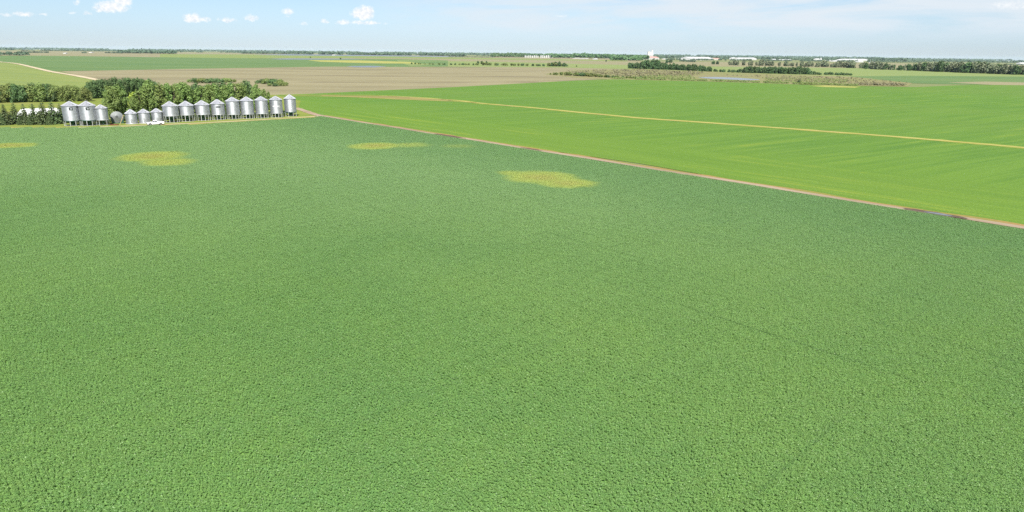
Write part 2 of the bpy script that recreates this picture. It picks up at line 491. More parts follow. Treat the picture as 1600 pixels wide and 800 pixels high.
M_ground = mat_land('prairie', (0.20, 0.245, 0.095), (0.24, 0.24, 0.115), (0.15, 0.21, 0.085), 0.0011, (1, 3), 0.1, 0.12)
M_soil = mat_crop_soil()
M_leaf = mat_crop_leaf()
M_cereal = mat_green_field()
M_fallow = mat_land('fallow_soil', (0.275, 0.248, 0.142), (0.325, 0.292, 0.172), (0.165, 0.140, 0.09), 0.0065, (0.9, 5.5), R(8), 0.10, 0.9, 0.3)
M_farcrop = mat_land('far_crop', (0.115, 0.20, 0.075), (0.155, 0.235, 0.085), (0.19, 0.25, 0.09), 0.003, (1, 8), R(3), 0.08)
M_palecrop = mat_land('pale_crop', (0.205, 0.265, 0.085), (0.24, 0.295, 0.085), (0.30, 0.31, 0.10), 0.009, (1, 7), R(-28), 0.1, 0.5)
M_stubble = mat_land('pale_stubble', (0.27, 0.25, 0.14), (0.31, 0.28, 0.165), (0.22, 0.24, 0.11), 0.004, (1, 5), 0.05, 0.08)
M_limefield = mat_land('lime_field', (0.215, 0.285, 0.095), (0.25, 0.305, 0.11), (0.30, 0.28, 0.13), 0.004, (1, 7), 0.0, 0.08)
M_yellowf = mat_land('yellow_field', (0.36, 0.36, 0.10), (0.42, 0.40, 0.12), None, 0.004, (1, 5), 0.0, 0.08)
M_marsh = mat_land('marsh_grass', (0.28, 0.25, 0.12), (0.21, 0.245, 0.085), (0.27, 0.215, 0.15), 0.022, (0.8, 2.4), 0.0, 0.25, 0.8, 0.35)
M_track = mat_land('dirt_track', (0.33, 0.245, 0.17), (0.41, 0.32, 0.23), (0.25, 0.185, 0.13), 0.12, (0.35, 2.5), TANG, 0.15, 0.6, 1.5)
M_mud = mat_land('wet_mud', (0.105, 0.075, 0.062), (0.16, 0.115, 0.09), None, 0.2, (0.5, 2), TANG, 0.2)
M_gravel = mat_land('pale_gravel', (0.54, 0.45, 0.30), (0.62, 0.52, 0.36), None, 0.03, (1, 1), 0, 0.08)
M_verge = mat_land('verge_grass', (0.38, 0.31, 0.085), (0.30, 0.29, 0.07), (0.42, 0.28, 0.09), 0.15, (0.5, 1.5), 0.1, 0.25, 0.6, 0.9)
M_yard = mat_land('yard_grass', (0.19, 0.25, 0.055), (0.25, 0.285, 0.06), (0.30, 0.27, 0.11), 0.05, (1, 1.6), 0, 0.25, 0.6, 0.8)
M_trail = mat_land('flattened_crop', (0.40, 0.36, 0.10), (0.44, 0.40, 0.13), (0.38, 0.28, 0.14), 0.08, (0.6, 2), -0.25, 0.15, 0.6, 1.0)
M_trailedge = mat_land('thin_crop', (0.26, 0.315, 0.060), (0.19, 0.28, 0.045), (0.33, 0.34, 0.08), 0.1, (0.5, 2), -0.25, 0.2, 0.5, 1.0)
M_trailpale = mat_land('pale_crop_edge', (0.36, 0.36, 0.11), (0.30, 0.33, 0.075), None, 0.05, (0.4, 2), 0, 0.12)
M_trail2 = mat_land('trodden_strip', (0.30, 0.24, 0.10), (0.245, 0.24, 0.075), None, 0.05, (0.4, 2), 0, 0.12)
M_rim = mat_land('rusty_verge', (0.36, 0.225, 0.095), (0.25, 0.24, 0.06), None, 0.2, (0.4, 1.5), TANG, 0.25)
M_water = mat_water('water', (0.085, 0.09, 0.095), 0.2)
M_lake = mat_water('lake', (0.13, 0.145, 0.15), 0.4)

# the ground: one sheet of rings out to the horizon, following the earth's curve
rings = [0.0] + [18 * 1.085 ** k for k in range(88)]
rings = [r for r in rings if r < 21500] + [21500]
nseg = 160
V = [(0, 0, 0)]; Fc = []
for i, r in enumerate(rings[1:]):
    for k in range(nseg):
        a = 2 * math.pi * k / nseg
        V.append((r * math.cos(a), r * math.sin(a), -r * r / (2 * EARTH)))
for k in range(nseg):
    Fc.append((0, 1 + k, 1 + (k + 1) % nseg))
for i in range(len(rings) - 2):
    o0, o1 = 1 + i * nseg, 1 + (i + 1) * nseg
    for k in range(nseg):
        Fc.append((o0 + k, o1 + k, o1 + (k + 1) % nseg, o0 + (k + 1) % nseg))
me = bpy.data.meshes.new('ground'); me.from_pydata(V, [], Fc); me.materials.append(M_ground)
for p in me.polygons: p.use_smooth = True
link('ground', me)['kind'] = 'structure'

# far fields, then nearer ones on top
sheet('stubble_field', [(-300, 76.5), (330, 82), (620, 86), (1000, 92), (1000, 110), (640, 103), (300, 98), (-300, 90)], M_stubble, 1)
sheet('far_crop_field', [(-320, 87), (60, 87), (250, 89.5), (380, 91.0), (620, 92.5), (700, 94.5), (700, 103.5), (620, 105), (300, 108), (100, 111), (-320, 111)], M_farcrop, 2)
sheet('far_green_strip', [(250, 84.5), (440, 85.5), (640, 88.5), (980, 94.5), (980, 96), (640, 91), (380, 91), (250, 89.5)], M_palecrop, 2)
sheet('yellow_strip', [(480, 94.2), (560, 94.5), (640, 97), (660, 99.5), (600, 99.2), (545, 98.0), (500, 96.5)], M_yellowf, 3)
sheet('lake', [(395, 85.6), (450, 84.9), (620, 86.6), (722, 88.2), (700, 89.0), (560, 87.6), (450, 86.7)], M_lake, 3)
sheet('flooded_field', [(420, 92.2), (450, 91.4), (545, 91.8), (580, 92.6), (510, 93.2), (440, 93.1)], M_lake, 3)
sheet('fallow_pond', [(540, 103.6), (575, 102.8), (605, 103.9), (585, 105.5), (555, 105.2)], M_lake, 4)
sheet('hedge_field', [(620, 94.5), (770, 96.5), (900, 100), (1000, 102), (1000, 107), (880, 105.5), (760, 104.5), (640, 103.5)], M_limefield, 2)
sheet('fallow_field', [(95, 111.5), (300, 107.6), (520, 104.2), (650, 104.8), (860, 106.5), (980, 109), (1010, 118), (900, 126.5), (700, 137), (480, 147.5), (380, 150), (170, 140), (150, 125)], M_fallow, 3)
sheet('pale_crop_field', [(-340, 96), (0, 97), (35, 101), (80, 112.5), (152, 125.5), (175, 140), (0, 146), (-340, 150)], M_palecrop, 4)
sheet('town_field', [(1000, 96), (1240, 98), (1400, 99), (1980, 106), (1980, 118), (1600, 116), (1350, 108), (1180, 105), (1000, 101)], M_stubble, 1)
sheet('lime_field', [(840, 101), (985, 103.5), (1110, 104), (1340, 106.5), (1600, 115), (1990, 126), (1990, 133), (1620, 124), (1400, 119), (1330, 121), (1120, 116), (980, 108), (860, 105)], M_limefield, 2)
sheet('grey_green_field', [(1330, 119.5), (1420, 118.5), (1600, 120), (1990, 128), (1990, 142), (1600, 133.5), (1450, 131), (1330, 127)], M_farcrop, 3)
sheet('brown_strip', [(1480, 129.0), (1540, 127.6), (1620, 129.5), (1990, 141), (1990, 145), (1640, 136), (1540, 132.4)], M_stubble, 4)
sheet('marsh', [(850, 116), (900, 110), (1000, 108), (1180, 115), (1330, 120), (1425, 130), (1418, 135.5), (1300, 134.0), (1130, 129), (960, 125), (900, 122)], M_marsh, 4)
sheet('cereal_field', [(430, 148.6), (480, 147.0), (700, 136.8), (900, 126.0), (960, 124.2), (1130, 128.2), (1300, 134), (1430, 136.4), (1520, 132.5), (1640, 134),
                       (1990, 144), (2100, 260), (2050, 437), (1600, 356), (1400, 326), (1000, 256), (700, 213), (500, 182), (462, 170)], M_cereal, 5, 120.0)
sheet('pale_headland', [(1265, 134.5), (1290, 133.8), (1345, 135.9), (1335, 137.4), (1290, 136.4)], M_yellowf, 6)
sheet('pond', smooth_px([(1090, 120.9), (1120, 120.6), (1160, 122.3), (1188, 124.6), (1168, 125.6), (1135, 124.2), (1105, 122.8), (1090, 120.9)], 4)[:-1], M_water, 6)
sheet('yard', [(-330, 150), (60, 152), (160, 152), (300, 152), (430, 148.5), (470, 158), (466, 170), (500, 181), (440, 187.5), (330, 193.5), (200, 198.5), (0, 200.5), (-330, 203)], M_yard, 6, 120.0)
CROPPOLY = [(-120, 200.8), (0, 200.4), (100, 200.2), (200, 198.6), (330, 194.2), (440, 187.8), (497, 183.6)]
tl = [TR0 + TDIR * s + Vector((TDIR.y, -TDIR.x, 0)) * 1.9 for s in np.linspace(2, (TR1 - TR0).length + 45, 30)]
cropw = [gp(*p) for p in CROPPOLY] + tl + [Vector((70, 8, 0)), Vector((-70, 8, 0)), Vector((-230, 190, 0))]
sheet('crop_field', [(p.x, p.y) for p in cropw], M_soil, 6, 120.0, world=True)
strip('verge', smooth_px([(-300, 203.0), (0, 200.2), (120, 199.8), (200, 198), (330, 193.4), (440, 187.0), (500, 183.2), (540, 188.5)]), 3.6, M_verge, 7, seed=1, jit=0.3)
trk = [TR0 + TDIR * s for s in np.linspace(0, (TR1 - TR0).length + 60, 60)]
sidev = Vector((-TDIR.y, TDIR.x, 0))
wig = [p + sidev * 0.5 * math.sin(i * 0.7) * 0.5 for i, p in enumerate(trk)]
strip('track_verge', [p + sidev * 0.9 for p in wig], 2.9, M_rim, 7, world=True, seed=3, jit=0.4)
strip('dirt_track', wig, 2.15, M_track, 8, world=True, seed=2, jit=0.14)
strip('yard_track', smooth_px([(462, 169.0), (475, 173.4), (490, 178.5), (503, 181.6), (530, 185.6)]), 3.4, M_track, 9, seed=4, jit=0.15)
strip('yard_lane', smooth_px([(110, 200), (160, 198.8), (220, 196.4), (330, 191.9), (430, 186.2), (503, 181.6)]), 1.7, M_gravel, 8, seed=5, jit=0.3)
strip('gravel_road', smooth_px([(-300, 88), (-40, 95.2), (5, 97.6), (28, 100.2), (50, 105.2), (82, 112.6), (118, 118.5), (156, 125.8)]), 6.5, M_gravel, 9, seed=6, jit=0.06)
strip('trail_edge', smooth_px([(640, 153.3), (705, 156.6), (760, 162.6), (830, 168.6), (900, 175.5), (1000, 184.8), (1100, 191.8), (1200, 199.2), (1300, 206.6), (1400, 214.2), (1500, 222.6), (1600, 231.5), (1800, 251)]), 6.5, M_trailedge, 6.5, seed=17, jit=0.3)
strip('crop_trail', smooth_px([(640, 153.3), (705, 156.6), (760, 162.6), (830, 168.6), (900, 175.5), (1000, 184.8), (1100, 191.8), (1200, 199.2), (1300, 206.6), (1400, 214.2), (1500, 222.6), (1600, 231.5), (1800, 251)]), 3.5, M_trail, 8, seed=7, jit=0.3)
strip('crop_trail', smooth_px([(440, 149.2), (480, 149.0), (540, 149.0), (600, 150.0), (660, 153.0), (706, 156.6)]), 3.6, M_trailpale, 8, seed=8, jit=0.3)
strip('crop_trail', smooth_px([(445, 150.2), (500, 150.6), (560, 152.6), (620, 155.4), (700, 158.6), (745, 160.8)]), 3.2, M_trailpale, 8, seed=9, jit=0.3)
sheet('trodden_strip', [(500, 149.2), (600, 150.4), (660, 153.2), (712, 157.2), (695, 158.2), (620, 155.2), (560, 152.6), (505, 150.5)], M_trail2, 7)

def blot(name, cx, cy, along, across, mat, level, seed):
    """wet place on the track"""
    rnd = random.Random(seed)
    c = gp(cx, cy); s = (c - TR0).dot(TDIR); c = TR0 + TDIR * s
    pts = []
    for k in range(28):
        a = 2 * math.pi * k / 28
        rr = 1 + rnd.uniform(-0.16, 0.16)
        p = c + TDIR * along * rr * math.cos(a) + sidev * across * rr * math.sin(a)
        pts.append((p.x, p.y))
    return sheet(name, pts, mat, level, world=True)
blot('mud_patch', 698, 213.5, 8.0, 1.1, M_mud, 10, 1)
blot('mud_patch', 832, 233.5, 4, 0.7, M_mud, 10, 2)
blot('mud_patch', 1457, 336.2, 5.2, 1.25, M_mud, 10, 3)
blot('puddle', 1463, 337.2, 2.3, 0.6, M_water, 12, 4)

# ------------------------------------------------------------------ the crop itself
def leaf_quads(C, N, size, rng, aspect=0.7):
    """one quad per centre C with normal N"""
    n = len(C)
    ref = rng.normal(size=(n, 3)); N = N / np.linalg.norm(N, axis=1, keepdims=True)
    T = np.cross(N, ref); T /= np.linalg.norm(T, axis=1, keepdims=True) + 1e-9
    B = np.cross(N, T)
    s = size[:, None] / 2
    q = np.stack([C - T * s - B * s * aspect, C + T * s - B * s * aspect * 0.6, C + T * s * 1.1 + B * s * aspect, C - T * s * 0.8 + B * s * aspect * 0.9], 1)
    return q.reshape(-1, 3)

def crop_tile(seed, size=3.0, per_m2=62, leaves=9):
    rng = np.random.default_rng(seed)
    n = int(size * size * per_m2)
    # drilled rows 0.25 m apart, plants nearly evenly spaced along each
    nrow = round(size / 0.25); per = max(1, n // nrow); n = nrow * per
    ii = np.tile(np.arange(per), nrow); jj = np.repeat(np.arange(nrow), per)
    px = -size / 2 + (ii + 0.5 + rng.uniform(-0.45, 0.45, n)) * size / per
    rows = -size / 2 + (jj + 0.5) * 0.25 + rng.normal(0, 0.08, n)
    hh = rng.uniform(0.30, 0.36, n)
    C, N, Sz = [], [], []
    for i in range(n):
        k = leaves
        d = rng.normal(size=(k, 3)); d /= np.linalg.norm(d, axis=1, keepdims=True)
        d[:, 2] = np.abs(d[:, 2])
        rad = rng.uniform(0.6, 1.0, (k, 1)) * np.array([[0.080, 0.080, hh[i] * 0.30]])
        c = d * rad + np.array([px[i], rows[i], hh[i] * 0.62])
        C.append(c); N.append(d * np.array([0.6, 0.6, 0.6]) + np.array([0, 0, 1.0]) + rng.normal(0, 0.33, (k, 3)))
        Sz.append(rng.uniform(0.050, 0.082, k))
    return leaf_quads(np.concatenate(C), np.concatenate(N), np.concatenate(Sz), rng)

def inside(poly, x, y):
    c = False; j = len(poly) - 1
    for i in range(len(poly)):
        xi, yi = poly[i]; xj, yj = poly[j]
        if (yi > y) != (yj > y) and x < (xj - xi) * (y - yi) / (yj - yi) + xi: c = not c
        j = i
    return c

def build_canopy():
    T = 3.0
    tiles = [crop_tile(s, T) for s in range(5)]
    poly = [(p.x, p.y) for p in cropw]
    ca, sa = math.cos(TANG), math.sin(TANG)
    pts = []
    # rows run along the track, first row just inside the edge
    off = 1.9 + T / 2
    for j in range(0, 170):
        for i in range(-150, 190):
            p = TR0 + TDIR * (i * T) - sidev * (off + j * T)
            d = math.hypot(p.x, p.y)
            if d > 420 or d < 20 or p.y < 12: continue
            q = proj((p.x, p.y, 0))
            if not (-170 - 4000 / d < q[0] < 1770 + 4000 / d and q[1] < 1010): continue
            if inside(poly, p.x, p.y): pts.append((p.x, p.y, gz(p.x, p.y) + 0.05))
    V = np.concatenate(tiles + [np.array(pts)])
    nt_ = [len(t) for t in tiles]
    tid = np.concatenate([np.full(n, k + 1) for k, n in enumerate(nt_)] + [np.zeros(len(pts), int)])
    nq = sum(nt_) // 4
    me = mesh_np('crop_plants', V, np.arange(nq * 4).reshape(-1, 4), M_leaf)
    at = me.attributes.new('tile', 'INT', 'POINT'); at.data.foreach_set('value', tid.astype(np.int32))
    o = link('crop_plants', me)
    o['kind'] = 'stuff'; o['label'] = 'dense low green broadleaf crop covering the near field'; o['category'] = 'crop'
    ng = bpy.data.node_groups.new('plant_rows', 'GeometryNodeTree')
    ng.interface.new_socket('Geometry', in_out='INPUT', socket_type='NodeSocketGeometry')
    ng.interface.new_socket('Geometry', in_out='OUTPUT', socket_type='NodeSocketGeometry')
    g = NT(ng)
    gi = ng.nodes.new('NodeGroupInput'); go = ng.nodes.new('NodeGroupOutput')
    na = g.n('GeometryNodeInputNamedAttribute', {'Name': 'tile'}, data_type='INT')
    def sel(k):
        cmp_ = g.n('FunctionNodeCompare', data_type='INT', operation='EQUAL')
        ng.links.new(na.outputs['Attribute'], cmp_.inputs[2]); cmp_.inputs[3].default_value = k
        return g.n('GeometryNodeSeparateGeometry', {'Geometry': gi.outputs[0], 'Selection': cmp_.outputs[0]}, domain='POINT').outputs[0]
    jn = ng.nodes.new('GeometryNodeJoinGeometry')
    for k in range(len(tiles)):
        gti = ng.nodes.new('GeometryNodeGeometryToInstance')
        ng.links.new(sel(k + 1), gti.inputs[0]); ng.links.new(gti.outputs[0], jn.inputs[0])
    ri = g.n('FunctionNodeRandomValue', data_type='INT')
    ri.inputs[4].default_value = 0; ri.inputs[5].default_value = len(tiles) - 1; ri.inputs['Seed'].default_value = 3
    rr = g.n('FunctionNodeRandomValue', data_type='INT')
    rr.inputs[4].default_value = 0; rr.inputs[5].default_value = 1; rr.inputs['Seed'].default_value = 9
    ang = g.math('MULTIPLY_ADD', rr.outputs[2], math.pi, TANG)
    rot = g.n('ShaderNodeCombineXYZ', {2: ang}).outputs[0]
    rs = g.n('FunctionNodeRandomValue', data_type='FLOAT')
    rs.inputs[2].default_value = 0.98; rs.inputs[3].default_value = 1.12
    iop = g.n('GeometryNodeInstanceOnPoints', {'Points': sel(0), 'Instance': jn.outputs[0], 'Pick Instance': True, 'Instance Index': ri.outputs[2], 'Rotation': rot, 'Scale': rs.outputs[1]})
    ng.links.new(iop.outputs[0], go.inputs[0])
    md = o.modifiers.new('plant_rows', 'NODES'); md.node_group = ng
    print('crop tiles', len(pts), 'quads per tile', nt_[0] // 4)
build_canopy()

# ------------------------------------------------------------------ grain bins
def steel(name, base=(0.36, 0.38, 0.405), rough=0.50, metal=0.72):
    m, nt, out = new_mat(name)
    co = nt.n('ShaderNodeTexCoord').outputs['Object']
    ang = nt.math('ARCTAN2', nt.n('ShaderNodeSeparateXYZ', {0: co}).outputs[0], nt.n('ShaderNodeSeparateXYZ', {0: co}).outputs[1])
    v = nt.n('ShaderNodeCombineXYZ', {0: nt.math('MULTIPLY', ang, 2.2), 1: nt.math('MULTIPLY', nt.n('ShaderNodeSeparateXYZ', {0: co}).outputs[2], 0.9), 2: nt.n('ShaderNodeObjectInfo').outputs['Random']}).outputs[0]
    sheetv = nt.n('ShaderNodeTexVoronoi', {'Vector': v, 'Scale': 1.3}, distance='CHEBYCHEV')
    tone = nt.n('ShaderNodeSeparateColor', {0: sheetv.outputs['Color']}).outputs[0]
    dirt = nt.noise(co, 0.8, 5, 0.65)
    c = nt.mix(nt.math('MULTIPLY', nt.step(dirt, 0.5, 0.85), 0.45), base, (0.36, 0.34, 0.30))
    c = nt.n('ShaderNodeHueSaturation', {'Color': c, 'Value': nt.math('MULTIPLY_ADD', tone, 0.22, 0.86)}).outputs[0]
    b = nt.n('ShaderNodeBsdfPrincipled', {'Base Color': c, 'Metallic': metal, 'Roughness': nt.math('MULTIPLY_ADD', dirt, 0.22, rough - 0.1)})
    nt.t.links.new(b.outputs[0], out.inputs[0])
    return m
M_steel = steel('galvanised_steel')
M_roofsteel = steel('roof_steel', (0.43, 0.44, 0.465), 0.42, 0.6)
M_leg = plain('leg_steel', (0.52, 0.53, 0.53), 0.5, 0.6, 0.15)
M_hopper = plain('green_hopper_paint', (0.030, 0.085, 0.060), 0.45, 0.0, 0.2)
M_dark = plain('dark_plate', (0.03, 0.035, 0.035), 0.6)
M_white = plain('white_paint', (0.80, 0.80, 0.79), 0.4, 0.0, 0.04, spec=0.5)
M_grey = plain('grey_plastic', (0.25, 0.25, 0.26), 0.6)
M_concrete = plain('concrete', (0.38, 0.36, 0.33), 0.9)
M_red = plain('red_paint', (0.17, 0.045, 0.04), 0.5)
M_timber = plain('weathered_pole', (0.42, 0.33, 0.16), 0.85)
M_glass = plain('dark_glass', (0.015, 0.02, 0.025), 0.06, 0.0, 0.02, spec=0.6)
M_rubber = plain('tyre_rubber', (0.02, 0.02, 0.02), 0.85)
M_rim = plain('wheel_rim', (0.5, 0.5, 0.52), 0.35, 0.8)
M_lampred = plain('tail_lamp', (0.4, 0.02, 0.02), 0.25)
M_lampclear = plain('lamp_glass', (0.7, 0.72, 0.74), 0.15)

def wall_mesh(Rr, z0, z1, n=44):
    nr = max(1, round((z1 - z0) / 0.21)); per = 8
    prof = []
    for i in range(nr * per + 1):
        z = z0 + (z1 - z0) * i / (nr * per)
        prof.append((Rr + 0.020 * math.sin(2 * math.pi * i / per), z))
    return BM().lathe(prof, n).mesh('wall', M_steel, True)

def roof_mesh(Rr, z, hr):
    """ribbed cone with a small overhang, raised standing seams"""
    n = 96
    mod = lambda k: 1.0
    b = BM()
    b.lathe([(Rr + 0.02, z - 0.05), (Rr + 0.17, z - 0.07), (Rr + 0.17, z - 0.03), (0.36, z + hr - 0.12)], 48)
    for k in range(24):
        a = 2 * math.pi * k / 24
        b.bar((math.cos(a) * (Rr + 0.16), math.sin(a) * (Rr + 0.16), z), (math.cos(a) * 0.36, math.sin(a) * 0.36, z + hr - 0.10), 0.045, 5)
    return b.mesh('roof', M_roofsteel)

BIN_MESH = {}
def make_bin(name, loc, Rr, zb, ze, za, style, label, group, rz):
    """zb wall bottom, ze eave, za apex (heights above ground)"""
    t = root(name, loc, label, 'grain bin', group, rz)
    link('wall', wall_mesh(Rr, zb, ze), t)
    rf = link('roof', roof_mesh(Rr, ze, za - ze), t)
    link('cap', BM().lathe([(0.46, za - 0.20), (0.46, za - 0.05), (0.40, za + 0.02), (0.05, za + 0.10)], 20, cap=True).mesh('cap', M_roofsteel), rf)
    # hatch low on the roof with its ladder below, round to the side
    a = R(-62)
    mid = (Rr * 0.72)
    zm = ze + (za - ze) * 0.30
    link('hatch', BM().box((math.cos(a) * mid, math.sin(a) * mid, zm + 0.07), (0.55, 0.55, 0.16), a, 0.03).mesh('hatch', M_roofsteel), rf)
    lb = BM()
    for s in (-0.2, 0.2):
        c = Vector((math.cos(a), math.sin(a), 0)); e = Vector((-math.sin(a), math.cos(a), 0))
        lb.bar(c * (Rr + 0.16) + e * s + Vector((0, 0, max(0.4, zb * 0.6))), c * (Rr + 0.16) + e * s + Vector((0, 0, ze + 0.2)), 0.025, 5)
    for k in range(int((ze - zb) / 0.32)):
        z = zb + 0.2 + k * 0.32
        lb.bar(c * (Rr + 0.16) - e * 0.2 + Vector((0, 0, z)), c * (Rr + 0.16) + e * 0.2 + Vector((0, 0, z)), 0.018, 4)
    link('ladder', lb.mesh('ladder', M_leg), t)
    if style == 'flat':
        link('base_ring', BM().lathe([(Rr + 0.22, 0.0), (Rr + 0.22, 0.16), (Rr - 0.05, 0.162)], 44).mesh('base_ring', M_concrete), t)
        d = link('door', BM().box((0, -Rr - 0.02, 1.25), (0.75, 0.10, 1.5), 0, 0.02).mesh('door', M_roofsteel), t)
        link('handle', BM().bar((0.25, -Rr - 0.10, 1.2), (0.25, -Rr - 0.10, 1.45), 0.025).mesh('handle', M_dark), d)
    else:
        rr = Rr - 0.06
        cm = M_hopper
        link('hopper', BM().lathe([(Rr - 0.01, zb + 0.02), (Rr - 0.06, zb - 0.10), (0.30, max(0.45, zb - Rr * 0.78)), (0.30, max(0.30, zb - Rr * 0.78 - 0.2))], 40).mesh('hopper', cm, False), t)
        link('ring_beam', BM().lathe([(Rr + 0.03, zb - 0.14), (Rr + 0.05, zb - 0.14), (Rr + 0.05, zb + 0.05), (Rr + 0.03, zb + 0.05)], 44).mesh('ring_beam', M_hopper if style in ('tall', 'end') else M_leg), t)
        nl = {'tall': 10, 'end': 8, 'small': 5}.get(style, 12)
        for k in range(nl):
            an = 2 * math.pi * (k + 0.5) / nl - math.pi / 2
            b = BM().box((math.cos(an) * rr, math.sin(an) * rr, zb / 2), (0.13, 0.10, zb - 0.03), an)
            b.box((math.cos(an) * (rr + 0.075), math.sin(an) * (rr + 0.075), zb / 2), (0.03, 0.20, zb - 0.04), an)
            b.box((math.cos(an) * rr, math.sin(an) * rr, 0.04), (0.34, 0.34, 0.06), an)
            link('leg', b.mesh('leg', M_leg), t)
        br = BM()
        for k in range(nl):
            a1 = 2 * math.pi * (k + 0.5) / nl; a2 = 2 * math.pi * (k + 1.5) / nl
            br.bar((math.cos(a1) * (rr - .05), math.sin(a1) * (rr - .05), 0.14), (math.cos(a2) * (rr - .05), math.sin(a2) * (rr - .05), 0.14), 0.05, 5)
        link('skid', br.mesh('skid', M_leg), t)
        link('chute', BM().bar((0, -0.1, max(0.5, zb - Rr * 0.78)), (0, -Rr * 0.75, 0.75), 0.13, 8).mesh('chute', M_hopper), t)
    return t

# x of base centre, wall width px, apex y, eave y, wall bottom y, ground y (front), style, what sets it apart
BINS = [
    (115.0, 23.4, 158.3, 165.2, 188.8, 197.6, 'tall', 'leftmost tall galvanized grain bin beside the spruces, dark square plate under its eave', 'leftmost tall bin'),
    (141.0, 23.2, 158.0, 165.0, 188.2, 197.2, 'tall', 'second tall galvanized grain bin from the left, dark square plate under its eave', 'second tall bin'),
    (162.0, 17.0, 163.6, 168.9, 187.4, 196.4, 'small', 'narrow grain bin on thin pale legs between the tall pair and the tipped bin', 'narrow legged bin'),
    (206.8, 16.4, 171.0, 177.2, 194.6, 194.6, 'flat', 'low flat-bottomed grain bin standing on the ground, nearest the tipped bin', 'left low bin'),
    (227.0, 16.4, 170.4, 175.8, 193.6, 193.6, 'flat', 'middle one of the three low flat-bottomed grain bins, behind the pickup bonnet', 'middle low bin'),
    (247.0, 16.4, 169.4, 175.0, 192.4, 192.4, 'flat', 'low flat-bottomed grain bin directly behind the white pickup cab and bed', 'right low bin'),
    (269.0, 22.4, 158.4, 165.5, 181.2, 192.2, 'mid', 'squat galvanized bin on long legs, first raised one right of pickup', 'first squat raised bin'),
    (293.6, 21.8, 157.8, 164.8, 179.8, 190.6, 'mid', 'second squat raised galvanized bin right of the pickup', 'second squat raised bin'),
    (318.4, 21.3, 156.8, 163.8, 178.9, 189.2, 'mid', 'third squat raised galvanized bin right of the pickup, left of the bin with dark lettering', 'third squat raised bin'),
    (342.6, 19.8, 155.2, 161.9, 179.0, 188.0, 'mid', 'raised galvanized bin with a short dark lettering strip high on its wall', 'lettered bin'),
    (366.0, 19.9, 151.6, 157.8, 178.9, 186.9, 'mid', 'raised bright galvanized bin just right of the one with dark lettering', 'fifth bin from the right'),
    (388.0, 19.6, 151.2, 157.3, 178.4, 186.0, 'mid', 'fourth raised galvanized bin from the right end of the row', 'fourth bin from the right'),
    (410.6, 18.9, 150.6, 156.4, 177.6, 185.2, 'mid', 'third raised galvanized bin from the right end of the row', 'third bin from the right'),
    (433.2, 18.7, 150.2, 155.6, 177.0, 184.2, 'mid', 'raised galvanized bin with pale letters across its wall, second from the right end', 'bin with pale letters'),
    (455.0, 17.6, 147.8, 154.0, 175.2, 182.6, 'end', 'rightmost galvanized bin with an open dark green hopper and a column of pale marks', 'rightmost bin'),
]
BINOBJ = []
for (bx, wpx, ya, ye, yb, yg, style, label, short) in BINS:
    f = gp(bx, yg)
    Rr = wpx * mpp(f) / 2
    out_ = Vector((f.x, f.y, 0)).normalized()
    c = f + out_ * Rr * 0.95
    c.z = gz(c.x, c.y) + 0.10
    zb = 0.0 if style == 'flat' else h_at(c - out_ * Rr, yb)
    ze = h_at(c - out_ * Rr * 0.2, ye); za = h_at(c, ya)
    if style == 'flat': zb = 0.0
    rz = math.atan2(out_.y, out_.x) - math.pi / 2
    t = make_bin('grain_bin', c, Rr, zb, ze, za, style, label, 'galvanized grain bins in the yard', rz)
    BINOBJ.append((bx, c, Rr, zb, ze, za, short, t))

def on_wall(t, Rr, specs, name, mat):
    """small plates or marks following the wall: (angle deg from the front, z, width, height)"""
    b = BM()
    for (ad, z, w, h) in specs:
        a = -math.pi / 2 + R(ad)
        n = max(1, int(w / 0.4))
        for k in range(n):
            aa = a + (k - (n - 1) / 2) * (w / n) / Rr
            b.box((math.cos(aa) * (Rr + 0.045), math.sin(aa) * (Rr + 0.045), z), (0.03, w / n * 0.98, h), aa)
    return link(name, b.mesh(name, mat), t)
for i in (0, 1):
    _, c, Rr, zb, ze, za, _, t = BINOBJ[i]
    p = on_wall(t, Rr, [(2, ze - 0.95, 1.15, 0.95)], 'plate', M_dark)
    b = BM(); a = -math.pi / 2 + R(4)
    d = Vector((math.cos(a), math.sin(a), 0)); q = d * (Rr + 0.085) + Vector((0, 0, ze - 0.95))
    b.bar(q, q + d * 0.02, 0.30, 20)
    link('disc', b.mesh('disc', M_roofsteel), p)
_, c, Rr, zb, ze, za, _, t = BINOBJ[9]
on_wall(t, Rr, [(-13 + k * 6.4, ze - 1.15, 0.22 + 0.05 * (k % 3), 0.42) for k in range(6)], 'lettering', M_dark)
_, c, Rr, zb, ze, za, _, t = BINOBJ[13]
on_wall(t, Rr, [(-28 + k * 11, zb + (ze - zb) * 0.52 + (0.1 if k % 2 else 0), 0.26, 0.5) for k in range(6)], 'lettering', M_white)
_, c, Rr, zb, ze, za, _, t = BINOBJ[14]
on_wall(t, Rr, [(4, zb + (ze - zb) * f_, 0.30, 0.5) for f_ in (0.28, 0.42, 0.56, 0.70)], 'lettering', M_white)

